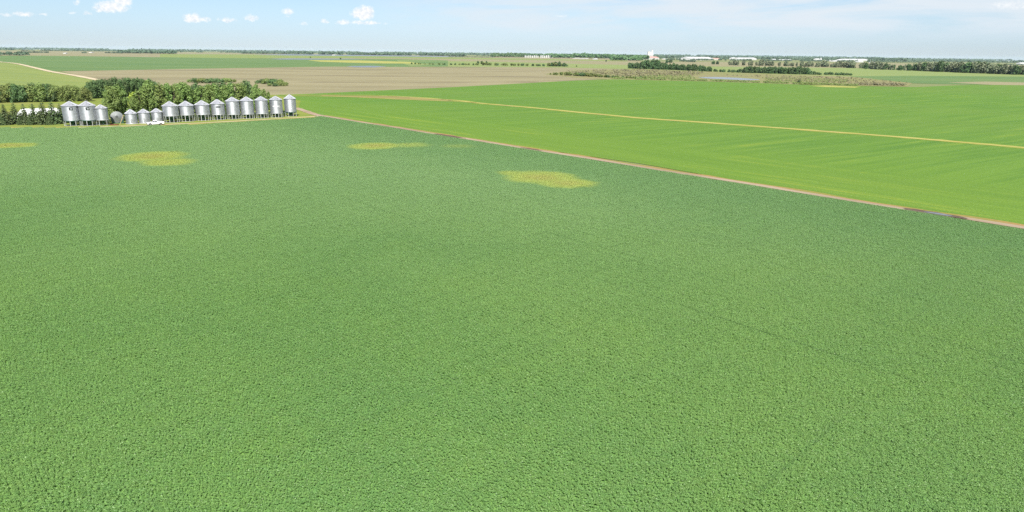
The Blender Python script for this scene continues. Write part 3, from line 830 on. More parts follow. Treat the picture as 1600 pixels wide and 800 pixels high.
# tipped bin lying on its side on the grass, red skid and a leaning pole next to it
f = gp(179.5, 194.0); f.z += 0.1
Rr = 8.6 * mpp(f)
M_pale = steel('pale_steel', (0.19, 0.205, 0.20), 0.5, 0.4)
t = root('tipped_bin', f + Vector((0, 2.0, 0)), 'small pale bin lying on its side, round dark hole in its cone roof', 'grain bin', None, R(-152))
b = BM()
def lying(prof, n=36):
    bb = BM(); bb.lathe(prof, n)
    bmesh.ops.rotate(bb.b, cent=(0, 0, 0), matrix=Matrix.Rotation(R(72), 3, 'X').to_4x4().to_3x3() @ Matrix.Rotation(0, 3, 'Z'), verts=bb.b.verts)
    bmesh.ops.rotate(bb.b, cent=(0, 0, 0), matrix=Matrix.Rotation(math.pi, 3, 'Z'), verts=bb.b.verts)
    bmesh.ops.translate(bb.b, vec=(0, 0, Rr * 1.08), verts=bb.b.verts)
    return bb
link('wall', lying([(Rr, -2.6)] + [(Rr + 0.02 * math.sin(i * math.pi / 4), -2.6 + i * 0.025) for i in range(1, 112)] + [(Rr, 0.25)]).mesh('wall', M_pale, True), t)
rf = link('roof', lying([(Rr + 0.1, 0.2), (Rr + 0.1, 0.3), (0.42, 1.25)]).mesh('roof', M_pale), t)
link('hole', lying([(0.40, 1.15), (0.40, 1.30), (0.02, 1.29)]).mesh('hole', M_dark), rf)
b = BM()
for s in (-1, 1):
    b.prism([(-Rr * 0.95, 0), (Rr * 0.95, 0), (Rr * 0.95, Rr * 0.75), (Rr * 0.55, Rr * 0.30), (0, Rr * 0.10), (-Rr * 0.55, Rr * 0.30), (-Rr * 0.95, Rr * 0.75)], s * 0.9 - 0.1, s * 0.9 + 0.1)
link('cradle', b.mesh('cradle', M_hopper), t)
g = gp(179, 196.0); g.z += 0.1
t = root('red_skid', g, 'low red skid frame on the grass in front of the tipped pale bin', 'skid', None, R(8))
b = BM()
for yy in (-0.6, 0.6): b.box((0, yy, 0.14), (2.6, 0.16, 0.22))
link('runner', b.mesh('runner', M_red), t)
b = BM()
for xx in (-1.1, -0.4, 0.4, 1.1): b.box((xx, 0, 0.30), (0.14, 1.5, 0.10))
link('crossbar', b.mesh('crossbar', M_red), t)
g = gp(187.5, 195.2); g.z += 0.1
t = tag(link('leaning_pole', BM().bar((0, 0, 0), (1.3, 0.9, 3.4), 0.09, 8).bar((0.45, 0.31, 1.18), (-0.4, 0.9, 0.0), 0.07, 8).mesh('leaning_pole', M_timber), None, g),
        'weathered yellowish pole leaning beside the tipped pale bin', 'pole')

# long white grain bags on the grass behind the spruces
M_bag = plain('white_bag_film', (0.82, 0.82, 0.83), 0.45, 0.0, 0.05, 0.8, 0.4, 0.5, 1.2)
def grain_bag(pa, pb, label, seed):
    A, B = gp(*pa), gp(*pb)
    L = (B - A).length; rnd = random.Random(seed)
    n = int(L / 0.8); bm = BM(); prev = None
    for i in range(n + 1):
        x = L * i / n
        e = min(1.0, min(x, L - x) / 2.2); sc = max(0.05, math.sqrt(max(0.0, 1 - (1 - e) ** 2)))
        w = 1.55 * sc * rnd.uniform(0.96, 1.04); hgt = 2.05 * sc * rnd.uniform(0.93, 1.05)
        ring = [bm.b.verts.new((x, math.cos(R(a)) * w * (1.0 if 20 < a < 160 else 0.97), max(0, math.sin(R(a))) ** 0.8 * hgt)) for a in range(0, 181, 15)]
        if prev:
            for k in range(len(ring) - 1): bm.b.faces.new([prev[k], prev[k + 1], ring[k + 1], ring[k]])
        prev = ring
    A.z += 0.08
    o = link('grain_bag', bm.mesh('grain_bag', M_bag, True), None, A, math.atan2((B - A).y, (B - A).x))
    return tag(o, label, 'grain bag', 'white grain bags behind the spruces')
grain_bag((20, 187.5), (97, 185.5), 'long white grain bag nearest the spruces', 1)
grain_bag((24, 182.8), (97, 180.6), 'long white grain bag in the middle of the three behind the spruces', 2)
grain_bag((29, 178.2), (96, 176.4), 'long white grain bag farthest back of the three, beside the grass strip', 3)

# ------------------------------------------------------------------ white pickup
def pickup(loc, rz, L):
    k = L / 5.8
    t = root('pickup_truck', loc, 'white pickup truck with an open bed parked on the lane before the low bins', 'pickup truck', None, rz)
    t.scale = (k, k, k)
    # x forward, y left, wheelbase 3.6
    b = BM()
    low = [(2.88, 0.48), (2.90, 0.95), (2.78, 1.10), (1.25, 1.20), (-0.72, 1.24), (-0.72, 0.52), (-0.9, 0.46), (1.0, 0.42), (1.25, 0.42)]
    b.prism(low, -0.94, 0.94)
    bmesh.ops.bevel(b.b, geom=[e for e in b.b.edges if abs(e.verts[0].co.y - e.verts[1].co.y) < 0.01], offset=0.05, segments=2, affect='EDGES')
    body = link('body', b.mesh('body', M_white), t)
    cab = BM()
    pts = [(1.30, 1.19), (0.62, 1.80), (-0.45, 1.84), (-0.70, 1.22)]
    A = [cab.b.verts.new((x, -0.90 + (0.14 if z > 1.5 else 0), z)) for x, z in pts]
    Bv = [cab.b.verts.new((x, 0.90 - (0.14 if z > 1.5 else 0), z)) for x, z in pts]
    cab.b.faces.new(A); cab.b.faces.new(list(reversed(Bv)))
    for i in range(4): cab.b.faces.new([A[i], Bv[i], Bv[(i + 1) % 4], A[(i + 1) % 4]])
    bmesh.ops.bevel(cab.b, geom=cab.b.edges[:], offset=0.05, segments=2, affect='EDGES')
    link('cab', cab.mesh('cab', M_white), t)
    # bed: floor, sides, front, tailgate
    bed = BM()
    for s in (-1, 1): bed.box((-1.80, s * 0.89, 0.86), (2.12, 0.10, 0.76), 0, 0.02)
    bed.box((-1.80, 0, 0.66), (2.10, 1.70, 0.10)); bed.box((-0.78, 0, 0.95), (0.06, 1.70, 0.55))
    link('bed', bed.mesh('bed', M_white), t)
    link('tailgate', BM().box((-2.88, 0, 0.88), (0.07, 1.66, 0.66), 0, 0.02).mesh('tailgate', M_white), t)
    def quad(name, ps, off):
        bb = BM(); n = (Vector(ps[1]) - Vector(ps[0])).cross(Vector(ps[2]) - Vector(ps[0])).normalized() * off
        top = [bb.b.verts.new(Vector(p) + n) for p in ps]; bot = [bb.b.verts.new(Vector(p) - n * 0.2) for p in ps]
        bb.b.faces.new(top); bb.b.faces.new(list(reversed(bot)))
        for i in range(len(ps)): bb.b.faces.new([top[i], bot[i], bot[(i + 1) % len(ps)], top[(i + 1) % len(ps)]])
        return link(name, bb.mesh(name, M_glass), t)
    quad('windscreen', [(1.20, -0.80, 1.30), (1.20, 0.80, 1.30), (0.70, 0.70, 1.74), (0.70, -0.70, 1.74)], 0.03)
    quad('rear_window', [(-0.65, 0.74, 1.34), (-0.65, -0.74, 1.34), (-0.50, -0.68, 1.74), (-0.50, 0.68, 1.74)], 0.03)
    for s in (-1, 1):
        ps = [(1.05, s * 0.885, 1.27), (0.30, s * 0.885, 1.27), (0.30, s * 0.79, 1.73), (0.62, s * 0.79, 1.73)]
        quad('side_window', ps if s > 0 else list(reversed(ps)), 0.03)
        ps = [(0.22, s * 0.885, 1.27), (-0.55, s * 0.885, 1.27), (-0.40, s * 0.79, 1.73), (0.22, s * 0.79, 1.73)]
        quad('side_window', ps if s > 0 else list(reversed(ps)), 0.03)
        d = link('door', BM().box((0.30, s * 0.945, 0.87), (1.55, 0.025, 0.62), 0, 0.01).mesh('door', M_white), t)
        link('handle', BM().box((-0.25, s * 0.968, 1.05), (0.22, 0.03, 0.05)).mesh('handle', M_dark), d)
        link('mirror', BM().box((1.05, s * 1.07, 1.32), (0.12, 0.22, 0.20), 0, 0.03).mesh('mirror', M_dark), t)
        link('headlight', BM().box((2.87, s * 0.68, 0.86), (0.07, 0.36, 0.20), 0, 0.02).mesh('headlight', M_lampclear), t)
        link('tail_light', BM().box((-2.90, s * 0.89, 0.95), (0.06, 0.12, 0.36), 0, 0.02).mesh('tail_light', M_lampred), t)
        for x in (1.90, -1.72):
            w = BM(); w.bar((x, s * 0.72, 0.40), (x, s * 0.97, 0.40), 0.40, 28)
            bmesh.ops.bevel(w.b, geom=w.b.edges[:], offset=0.03, segments=2, affect='EDGES')
            wo_ = link('wheel', w.mesh('wheel', M_rubber), t)
            link('rim', BM().bar((x, s * 0.95, 0.40), (x, s * 0.985, 0.40), 0.24, 20).mesh('rim', M_rim), wo_)
            link('wheel_arch', BM().bar((x, s * 0.70, 0.46), (x, s * 0.950, 0.46), 0.50, 28).mesh('wheel_arch', M_dark), t)
    link('bumper', BM().box((2.93, 0, 0.56), (0.16, 1.84, 0.20), 0, 0.04).mesh('bumper', M_roofsteel), t)
    link('bumper', BM().box((-2.98, 0, 0.52), (0.14, 1.80, 0.18), 0, 0.04).mesh('bumper', M_roofsteel), t)
    link('grille', BM().box((2.90, 0, 0.86), (0.06, 0.95, 0.24), 0, 0.01).mesh('grille', M_dark), t)
    return t
pA, pB = gp(254.3, 195.6), gp(228.0, 196.9)
pc = (pA + pB) / 2; pc.z += 0.10
pickup(pc + Vector((0, 0.9, 0)), math.atan2((pB - pA).y, (pB - pA).x), (pB - pA).length * 1.0)

# ------------------------------------------------------------------ trees
def leaf_mat(name, a, b, tr=0.22, vs=0.35, huej=0.03):
    m, nt, out = new_mat(name)
    co = nt.n('ShaderNodeTexCoord').outputs['Object']
    rnd = nt.n('ShaderNodeObjectInfo').outputs['Random']
    n = nt.noise(co, 0.55, 3, 0.6)
    c = nt.mix(nt.step(n, 0.35, 0.65), a, b)
    f = nt.noise(co, 3.5, 2, 0.6)
    c = nt.n('ShaderNodeHueSaturation', {'Color': c, 'Hue': nt.math('MULTIPLY_ADD', rnd, huej, 0.5 - huej / 2),
                                         'Value': nt.math('MULTIPLY', nt.math('MULTIPLY_ADD', f, vs * 2, 1 - vs), nt.math('MULTIPLY_ADD', rnd, 0.3, 0.85))}).outputs[0]
    d = nt.n('ShaderNodeBsdfPrincipled', {'Base Color': c, 'Roughness': 0.6, 'Specular IOR Level': 0.25})
    t = nt.n('ShaderNodeBsdfTranslucent', {'Color': nt.mix(1.0, c, (1.2, 1.2, 0.5), 'MULTIPLY')})
    mx = nt.n('ShaderNodeMixShader', {0: tr, 1: d.outputs[0], 2: t.outputs[0]})
    nt.t.links.new(mx.outputs[0], out.inputs[0])
    return m
L_poplar = leaf_mat('poplar_leaf', (0.130, 0.208, 0.052), (0.195, 0.275, 0.080))
L_dark = leaf_mat('dark_leaf', (0.080, 0.140, 0.052), (0.110, 0.175, 0.062))
L_olive = leaf_mat('olive_leaf', (0.155, 0.215, 0.062), (0.215, 0.265, 0.085))
L_under = leaf_mat('shade_shrub_leaf', (0.045, 0.075, 0.030), (0.065, 0.10, 0.038), 0.1)
L_yellow = leaf_mat('yellow_leaf', (0.25, 0.31, 0.045), (0.29, 0.34, 0.06))
L_spruce = leaf_mat('spruce_needle', (0.060, 0.096, 0.034), (0.092, 0.128, 0.046), 0.08)
L_bluff = leaf_mat('bluff_leaf', (0.050, 0.100, 0.034), (0.075, 0.130, 0.045), 0.15)
L_grey = leaf_mat('greyish_leaf', (0.135, 0.165, 0.095), (0.175, 0.20, 0.115), 0.15)
L_marsh = leaf_mat('willow_scrub', (0.130, 0.124, 0.066), (0.160, 0.138, 0.086), 0.15)
L_scrub = leaf_mat('green_scrub', (0.105, 0.145, 0.038), (0.15, 0.175, 0.052), 0.18)
L_far = leaf_mat('far_wood_leaf', (0.055, 0.095, 0.055), (0.08, 0.12, 0.068), 0.1)
M_bark = plain('bark', (0.16, 0.125, 0.09), 0.9, 0, 0.3)
M_palebark = plain('pale_bark', (0.36, 0.33, 0.27), 0.9, 0, 0.25)

def crown_np(lobes, dens, size, rng, upb=0.35):
    """leaf clumps over the shells of many small lobes"""
    C, N, Z = [], [], []
    for (c, r) in lobes:
        r = np.asarray(r) if np.ndim(r) else np.array([r, r, r])
        n = max(6, int(dens * 4 * math.pi * (r.prod() ** (2 / 3))))
        d = rng.normal(size=(n, 3)); d /= np.linalg.norm(d, axis=1, keepdims=True)
        C.append(np.asarray(c) + d * r * rng.uniform(0.62, 1.12, (n, 1)))
        N.append(d + np.array([0, 0, upb]) + rng.normal(0, 0.45, (n, 3)))
        Z.append(size * rng.uniform(0.55, 1.3, n))
    return leaf_quads(np.concatenate(C), np.concatenate(N), np.concatenate(Z), rng, 0.8)

def proto_broad(seed, h=12.0, w=6.0, dens=8.5, size=0.40, base=0.10, lobe=0.165, nl=34, columnar=0.0, mat=None):
    rng = np.random.default_rng(seed)
    lobes = []
    for i in range(nl):
        z = base + (0.93 - base) * (i + 0.5) / nl
        prof = math.sin(math.pi * min(1, (z - base * 0.4) / (1.05 - base * 0.4)) ** (0.75 + columnar)) ** 0.7
        a = rng.uniform(0, 2 * math.pi); rr = w / 2 * prof * rng.uniform(0.25, 0.85)
        r = w * lobe * rng.uniform(0.65, 1.25) * (0.55 + 0.45 * prof)
        lobes.append(((math.cos(a) * rr, math.sin(a) * rr, h * z), (r, r, r * rng.uniform(1.2, 2.3))))
    V = crown_np(lobes, dens, size, rng)
    V[:, 2] = np.maximum(V[:, 2], 0.15)
    cm = mesh_np('crown', V, np.arange(len(V)).reshape(-1, 4), mat)
    b = BM()
    b.lathe([(0.030 * h * 0.55, 0), (0.022 * h * 0.55, h * 0.12), (0.016 * h * 0.55, h * 0.45), (0.006 * h, h * 0.8)], 8)
    for (c, r) in lobes[2::3]:
        z0 = max(h * 0.1, c[2] * 0.62)
        b.bar((0, 0, z0), c, 0.007 * h, 5)
    tm = b.mesh('trunk', M_bark)
    return cm, tm

def proto_spruce(seed, h=9.0, w=4.6, mat=None):
    rng = np.random.default_rng(seed)
    C, N, Z = [], [], []
    tiers = 22
    for i in range(tiers):
        f = (i + rng.uniform(-0.2, 0.2)) / tiers
        z = h * (0.05 + 0.93 * f); rad = w / 2 * (1 - f) ** 0.72 * rng.uniform(0.85, 1.1) + 0.08
        nb = max(5, int(17 * (1 - f) + 5))
        for k in range(nb):
            a = 2 * math.pi * (k + rng.uniform(-0.35, 0.35)) / nb
            L = rad * rng.uniform(0.7, 1.12)
            ns = max(2, int(L / 0.26))
            for s in range(ns):
                q = (s + 1) / ns
                C.append((math.cos(a) * L * q + rng.normal(0, .06), math.sin(a) * L * q + rng.normal(0, .06), z - L * q * 0.32 + 0.12 * q * q * L + rng.normal(0, .06)))
                N.append((math.cos(a) * 0.45 + rng.normal(0, .35), math.sin(a) * 0.45 + rng.normal(0, .35), 0.8)); Z.append(rng.uniform(0.45, 0.85) * (0.6 + 0.4 * (1 - f)))
    V = leaf_quads(np.array(C), np.array(N), np.array(Z), rng, 0.6)
    V[:, 2] = np.maximum(V[:, 2], 0.08)
    cm = mesh_np('crown', V, np.arange(len(V)).reshape(-1, 4), mat)
    tm = BM().lathe([(0.16, 0), (0.11, h * 0.4), (0.02, h * 0.97)], 7).mesh('trunk', M_bark)
    return cm, tm

def proto_bush(seed, h=3.0, w=4.0, mat=None, dens=4.0, size=0.42, nl=9):
    rng = np.random.default_rng(seed)
    lobes = []
    for i in range(nl):
        a = rng.uniform(0, 2 * math.pi); rr = w / 2 * rng.uniform(0.1, 0.75)
        r = w * 0.2 * rng.uniform(0.8, 1.25)
        lobes.append(((math.cos(a) * rr, math.sin(a) * rr, h * rng.uniform(0.3, 0.72) * (1 - 0.4 * (2 * rr / w) ** 2)), (r, r, min(r, h * 0.3))))
    V = crown_np(lobes, dens, size, rng)
    V[:, 2] = np.maximum(V[:, 2], 0.05)
    return mesh_np('bush', V, np.arange(len(V)).reshape(-1, 4), mat)

PROTO = {
    'poplar': [(proto_broad(10 + s, 12, 4.9 + 0.5 * (s % 3), mat=L_poplar, columnar=0.2), 12.0) for s in range(6)],
    'dark': [(proto_broad(30 + s, 9, 5.6, 8.0, 0.40, 0.05, mat=L_dark), 9.0) for s in range(4)],
    'olive': [(proto_broad(40 + s, 8.5, 6.0, 8.0, 0.38, 0.05, mat=L_olive), 8.5) for s in range(5)],
    'yellow': [(proto_broad(50, 8, 4.8, 5.2, 0.46, 0.05, mat=L_yellow), 8.0)],
    'spruce': [(proto_spruce(60 + s, 9, 5.6, L_spruce), 9.0) for s in range(5)],
}
def far_tree(seed, h, w, mat, dens, size, nl, base=0.06):
    rng = np.random.default_rng(seed)
    cm, tm = proto_broad(seed, h, w, dens, size, base, 0.2, nl, mat=mat)
    # one mesh, crown and trunk
    bm = bmesh.new(); bm.from_mesh(tm)
    for fc in bm.faces: fc.material_index = 1
    bm.from_mesh(cm)
    me = bpy.data.meshes.new('tree'); 
    bm.to_mesh(me); bm.free()
    me.materials.append(mat); me.materials.append(M_bark)
    return me
FAR = {
    'bluff': [(far_tree(70 + s, 10, 9.5, L_bluff, 1.5, 1.15, 18, 0.0), 10.0) for s in range(5)],
    'greyish': [(far_tree(80 + s, 10, 9.0, L_grey, 1.4, 1.15, 16, 0.0), 10.0) for s in range(5)],
    'scrub': [(proto_bush(90 + s, 3, 5.0, L_scrub, 1.8, 0.7), 3.0) for s in range(4)],
    'marsh': [(proto_bush(95 + s, 3, 5.0, L_marsh, 1.8, 0.7), 3.0) for s in range(3)],
    'darkscrub': [(proto_bush(98 + s, 4, 6.5, L_bluff, 1.5, 0.9), 4.0) for s in range(3)],
    'bush': [(proto_bush(101 + s, 4, 5.6, L_dark, 6.5, 0.38, 13), 4.0) for s in range(4)],
    'under': [(proto_bush(111 + s, 3.2, 5.0, L_under, 6.5, 0.36, 11), 3.2) for s in range(4)],
    'olivebush': [(proto_bush(105 + s, 4, 5.6, L_olive, 6.5, 0.38, 13), 4.0) for s in range(3)],
}
TR = random.Random(5)
def plant(name, kind, p, h, wide=1.0, rz=None, label='', cat='tree', group=None, far=False):
    rz = TR.uniform(0, 6.283) if rz is None else rz
    p = Vector((p[0], p[1], gz(p[0], p[1])))
    near = kind in PROTO
    (me, hp) = TR.choice(PROTO[kind] if near else FAR[kind])
    k = h / hp
    if near:
        t = root(name, p, label, cat, group, rz)
        t.scale = (k * wide, k * wide, k)
        link('trunk', me[1], t); link('crown', me[0], t)
        return t
    o = link(name, me, None, p, rz, (k * wide, k * wide, k))
    return tag(o, label, cat, group)

def row(n, base, top, kinds, jx=0.35, deep=(0, 3), wide=(0.9, 1.15), hj=0.08):
    """n places along a base line of pixels, heights from a skyline of pixels; yields kind, point, height"""
    bx = [q[0] for q in base]; by = [q[1] for q in base]
    tx = [q[0] for q in top]; ty = [q[1] for q in top]
    out = []
    for i in range(n):
        px = bx[0] + (bx[-1] - bx[0]) * (i + 0.5 + TR.uniform(-jx, jx)) / n
        p = gp(px, float(np.interp(px, bx, by)))
        dv = Vector((p.x, p.y, 0)).normalized()
        p = p + dv * TR.uniform(*deep)
        h = h_at(p, float(np.interp(px, tx, ty))) * TR.uniform(1 - hj, 1 + hj)
        out.append((TR.choice(kinds), p, max(h, 0.6), px, TR.uniform(*wide)))
    return out

def near_bin(px):
    return min(BINOBJ, key=lambda q: abs(q[0] - 2 - px))

# front spruces
for i, (px, yt, yg) in enumerate([(-14, 160, 196.5), (9, 160.5, 197.0), (25, 159.5, 195.6), (40, 160.5, 196.4), (54, 160.0, 195.4), (69, 156.8, 196.2), (84, 157.0, 195.6), (96, 160.5, 193.5)]):
    p = gp(px + 1.5, yg - 1.5)
    plant('spruce_tree', 'spruce', p, h_at(p, yt), TR.uniform(0.95, 1.12), label='%s spruce from the left in the front row along the crop edge' % ORD[max(0, i - 1)].capitalize() if i else 'spruce at the left edge of the front row', cat='spruce', group='spruces along the crop edge')
for i, (px, yt, yg) in enumerate([(1, 172, 192.5), (17, 174, 192), (33, 175, 193), (47, 176, 192), (62, 172, 192.5), (77, 172, 192.0), (90, 173, 191), (5, 177, 196.0), (31, 178, 195.6), (47, 178, 195.8), (61, 177, 195.4), (77, 177, 195.4)]):
    p = gp(px + 1.5, yg)
    plant('spruce_tree', 'spruce', p, h_at(p, yt), TR.uniform(1.0, 1.2), label=('short spruce filling the %s gap from the left between the tall front spruces' % ORD[i]) if i < 7 else ('%s low spruce from the left close to the crop edge' % ORD[i - 7]), cat='spruce', group='spruces along the crop edge')

# pale-topped row beyond the grain bags
k = 0
for i, px in enumerate(np.linspace(98, 168, 8)):
    p = gp(px, 192.6 - (px - 98) * 0.006); plant('bush', 'under', p, h_at(p, 185), 1.3, label='%s dark low bush from the left behind the legs of the two tall bins' % ORD[i], cat='bush', group='low bushes behind the tall bins')
for (kd, p, h, px, w) in row(19, [(-30, 161.5), (140, 158.5)], [(-30, 133), (10, 134), (50, 133), (80, 131.5), (90, 136), (110, 134), (140, 138)], ['olive', 'olive', 'olive', 'dark'], deep=(-1, 3), wide=(1.2, 1.5)):
    plant('broadleaf_tree', kd, p, h, w, label='%s tree from the left in the front row beyond the white grain bags' % ORD[k], group='trees beyond the grain bags'); k += 1
k = 0
for (kd, p, h, px, w) in row(17, [(-30, 155), (136, 153)], [(-30, 131), (60, 133.0), (136, 136)], ['olive'], deep=(0, 4), wide=(1.2, 1.5)):
    plant('broadleaf_tree', kd, p, h, w, label='%s tree from the left in the back row beyond the white grain bags' % ORD[k], group='trees beyond the grain bags'); k += 1
for i, (px, yb, yt) in enumerate([(24, 135.5, 131.5), (29, 135.5, 132.0), (60, 136, 131.5), (67, 136, 130), (75, 136, 129.8)]):
    p = gp(px, yb)
    plant('bush', 'bush', p, h_at(p, yt), 1.0, label='%s small dark bush from the left on the pale field above the tree row' % ORD[i], cat='bush', group='small bushes on the pale field')

# dark shelterbelt
k = 0
for (kd, p, h, px, w) in row(16, [(139, 155.0), (250, 147.0)], [(139, 129), (160, 125), (190, 123), (225, 123), (250, 128)], ['dark'], deep=(0, 2)):
    plant('broadleaf_tree', kd, p, h, w, label='%s dark green tree from the left in the shelterbelt beyond the tall poplars' % ORD[k], group='dark shelterbelt trees'); k += 1
k = 0
for (kd, p, h, px, w) in row(14, [(146, 146.5), (240, 141.0)], [(146, 126.5), (180, 122.5), (240, 124.5)], ['dark'], deep=(0, 2)):
    plant('broadleaf_tree', kd, p, h, w, label='%s dark green tree from the left in the back line of the shelterbelt' % ORD[k], group='dark shelterbelt trees'); k += 1

# poplars behind the bins
big = [(172, 184.5, 142, 'just left of'), (180, 185.5, 132.5, 'directly above'), (189, 184.5, 134, 'to the right of'), (199, 183.5, 139, 'well right of')]
for (px, yb, yt, w) in big:
    p = gp(px, yb)
    plant('poplar_tree', 'poplar', p, h_at(p, yt), 0.95, label='tall leafy poplar %s the tipped pale bin' % w, group='poplars behind the bins')
p = gp(213, 181); plant('poplar_tree', 'yellow', p, h_at(p, 142), 0.9, label='bright yellow-green tree among the poplars behind the low flat-bottomed bins')
used = {}
rows = row(20, [(206, 184.0), (300, 178.0), (424, 172.5)], [(206, 152), (214, 150), (222, 140), (232, 130), (255, 131), (290, 131), (305, 133), (340, 131.5), (370, 130), (385, 129), (396, 132), (410, 137), (424, 148)], ['poplar'], 0.25, (0, 2), (0.85, 1.1))
rows2 = row(17, [(218, 177.0), (300, 171.5), (418, 166)], [(218, 135), (240, 128.5), (300, 130), (350, 129.5), (388, 128), (404, 134), (418, 143)], ['poplar', 'poplar', 'dark'], 0.3, (0, 2), (0.85, 1.1))
for which, rr in (('front', rows), ('back', rows2)):
    groups = {}
    for q in rr: groups.setdefault(near_bin(q[3])[6], []).append(q)
    for short, qs in groups.items():
        qs.sort(key=lambda q: q[3])
        names = {1: ['above'], 2: ['above the left half of', 'above the right half of'], 3: ['above the left side of', 'straight above', 'above the right side of']}.get(len(qs), ['%s from the left above' % ORD[j] for j in range(len(qs))])
        for nm, (kd, p, h, px, w) in zip(names, qs):
            plant('poplar_tree', kd, p, h, w, label='poplar in the %s line %s the %s' % (which, nm, short), group='poplars behind the bins')
# undergrowth behind the bins
k = 0
for (kd, p, h, px, w) in row(20, [(190, 189.6), (240, 188.8), (300, 186.2), (360, 183.2), (446, 179.8)], [(190, 180), (300, 175.5), (420, 171), (446, 172)], ['under'], 0.3, (0, 1.5), (1.1, 1.5)):
    plant('bush', kd, p, h, w, label='%s dark undergrowth bush from the left at the poplars\' feet behind the bins' % ORD[k], cat='bush', group='undergrowth behind the bins'); k += 1
# bushes on the fallow field
for i, (px, yb, yt) in enumerate([(297, 129.0, 123.5), (305, 129.5, 121.5), (314, 130.0, 121), (323, 130, 121.5), (332, 130, 121.0), (341, 129.7, 120.8), (350, 129.5, 121), (359, 129, 121.2), (366, 128.5, 123.5)]):
    p = gp(px, yb); plant('bush', TR.choice(['bush', 'bush', 'olivebush']), p, h_at(p, yt), 1.5, label='%s bush from the left in the clump showing above the raised bins' % ORD[i], cat='bush', group='bush clump on the fallow field')
for i, (px, yb, yt) in enumerate([(404, 130.5, 124.5), (411, 131.0, 123.0), (418, 131.5, 122.0), (425, 131.5, 121.8), (432, 132, 122.5), (438, 132.5, 123.5), (420, 134.8, 129.5), (430, 135.3, 129.6), (440, 134.6, 127.5), (447, 134, 128)]):
    p = gp(px, yb); plant('bush', TR.choice(['bush', 'olivebush']), p, h_at(p, yt), 1.35, label='%s bush of the clump on the brown field right of the poplars' % ORD[i], cat='bush', group='bush clump right of the poplars')

# hedge on the far fields
for (kd, p, h, px, w) in row(40, [(638, 100.2), (700, 101.5), (760, 102.3), (890, 104.2)], [(638, 97.4), (660, 98.2), (740, 98.6), (755, 96.3), (770, 98.3), (850, 99.6), (868, 97.2), (885, 99.5)], ['scrub', 'scrub', 'darkscrub'], 0.5, (0, 12), (0.8, 1.3)):
    plant('bush', kd, p, h, w, label='low bush in the long hedge between the far fields', cat='bush', group='hedge between the far fields')
for i, (px, yb, yt) in enumerate([(747, 100.2, 95.8), (753, 100.3, 95.5), (760, 100.4, 96.0), (862, 103.8, 98.2), (868, 103.8, 97.0), (874, 103.9, 97.0), (881, 104, 98.4)]):
    p = gp(px, yb); plant('broadleaf_tree', 'bluff', p, h_at(p, yt), 1.0, label='small round tree rising %s the long hedge' % ('from the middle of' if px < 800 else 'at the right end of'), group='hedge trees mid' if px < 800 else 'hedge trees right')
# scrub at the marsh edge
for (kd, p, h, px, w) in row(34, [(858, 116.8), (900, 119.0), (955, 122.0), (1040, 124.0)], [(858, 114), (875, 112.5), (912, 113.0), (955, 117.5), (1040, 120.8)], ['scrub', 'scrub', 'darkscrub', 'scrub'], 0.5, (0, 10), (0.9, 1.3)):
    plant('bush', kd, p, h, w, label='green scrub bush along the near left edge of the marsh', cat='bush', group='scrub on the marsh edge')

# dark bluff beyond the marsh
SKY_B = [(978, 99.0), (985, 98), (995, 99.5), (1005, 97), (1012, 95.3), (1025, 95.2), (1032, 99), (1040, 99.5), (1060, 101), (1075, 101.5), (1090, 102), (1105, 105), (1112, 105.5), (1118, 108), (1150, 109), (1164, 106), (1172, 104.8), (1185, 105.8), (1200, 106), (1225, 106.5), (1248, 105.6), (1262, 107), (1268, 111), (1282, 112.5), (1288, 112), (1328, 113.8)]
BASE_B = [(978, 107), (1060, 109.8), (1110, 112.2), (1180, 114.6), (1265, 116.6), (1330, 118.4)]
def sub(b, x0, x1):
    xs = [x0] + [q[0] for q in b if x0 < q[0] < x1] + [x1]
    return [(x, float(np.interp(x, [q[0] for q in b], [q[1] for q in b]))) for x in xs]
for (x0, x1, n, kinds, lab, cat) in ((980, 1110, 34, ['bluff'], 'dark tree in the tall left half of the bluff beyond the marsh', 'tree'),
                                     (1110, 1166, 14, ['darkscrub', 'bluff'], 'low tree in the dip in the middle of the bluff', 'tree'),
                                     (1164, 1264, 34, ['bluff'], 'dark tree in the dense right half of the bluff beyond the pond', 'tree'),
                                     (1262, 1283, 6, ['darkscrub'], 'low bush at the foot of the bluff, right of its dense half', 'bush'),
                                     (1286, 1329, 10, ['darkscrub'], 'low dark bush in the detached clump right of the bluff', 'bush')):
    for (kd, p, h, px, w) in row(n, sub(BASE_B, x0, x1), SKY_B, kinds, 0.5, (0, 22), (0.8, 1.15), 0.12):
        plant('bush' if cat == 'bush' else 'broadleaf_tree', kd, p, h, w, label=lab, cat=cat, group=lab.split(' in the ')[-1].split(' at the ')[-1])
# treeline far right
for (kd, p, h, px, w) in row(60, [(1352, 108.0), (1400, 109.8), (1480, 113.0), (1600, 117.4), (1640, 119)], [(1352, 98.5), (1370, 97.5), (1400, 103), (1410, 102), (1450, 98.2), (1480, 99), (1520, 99.2), (1570, 102.5), (1590, 104), (1640, 106)], ['bluff', 'greyish', 'greyish'], 0.5, (0, 40), (0.9, 1.25), 0.1):
    plant('broadleaf_tree', kd, p, h, w, label='grey-green tree in the long belt at the right edge of the view', group='tree belt at the right')
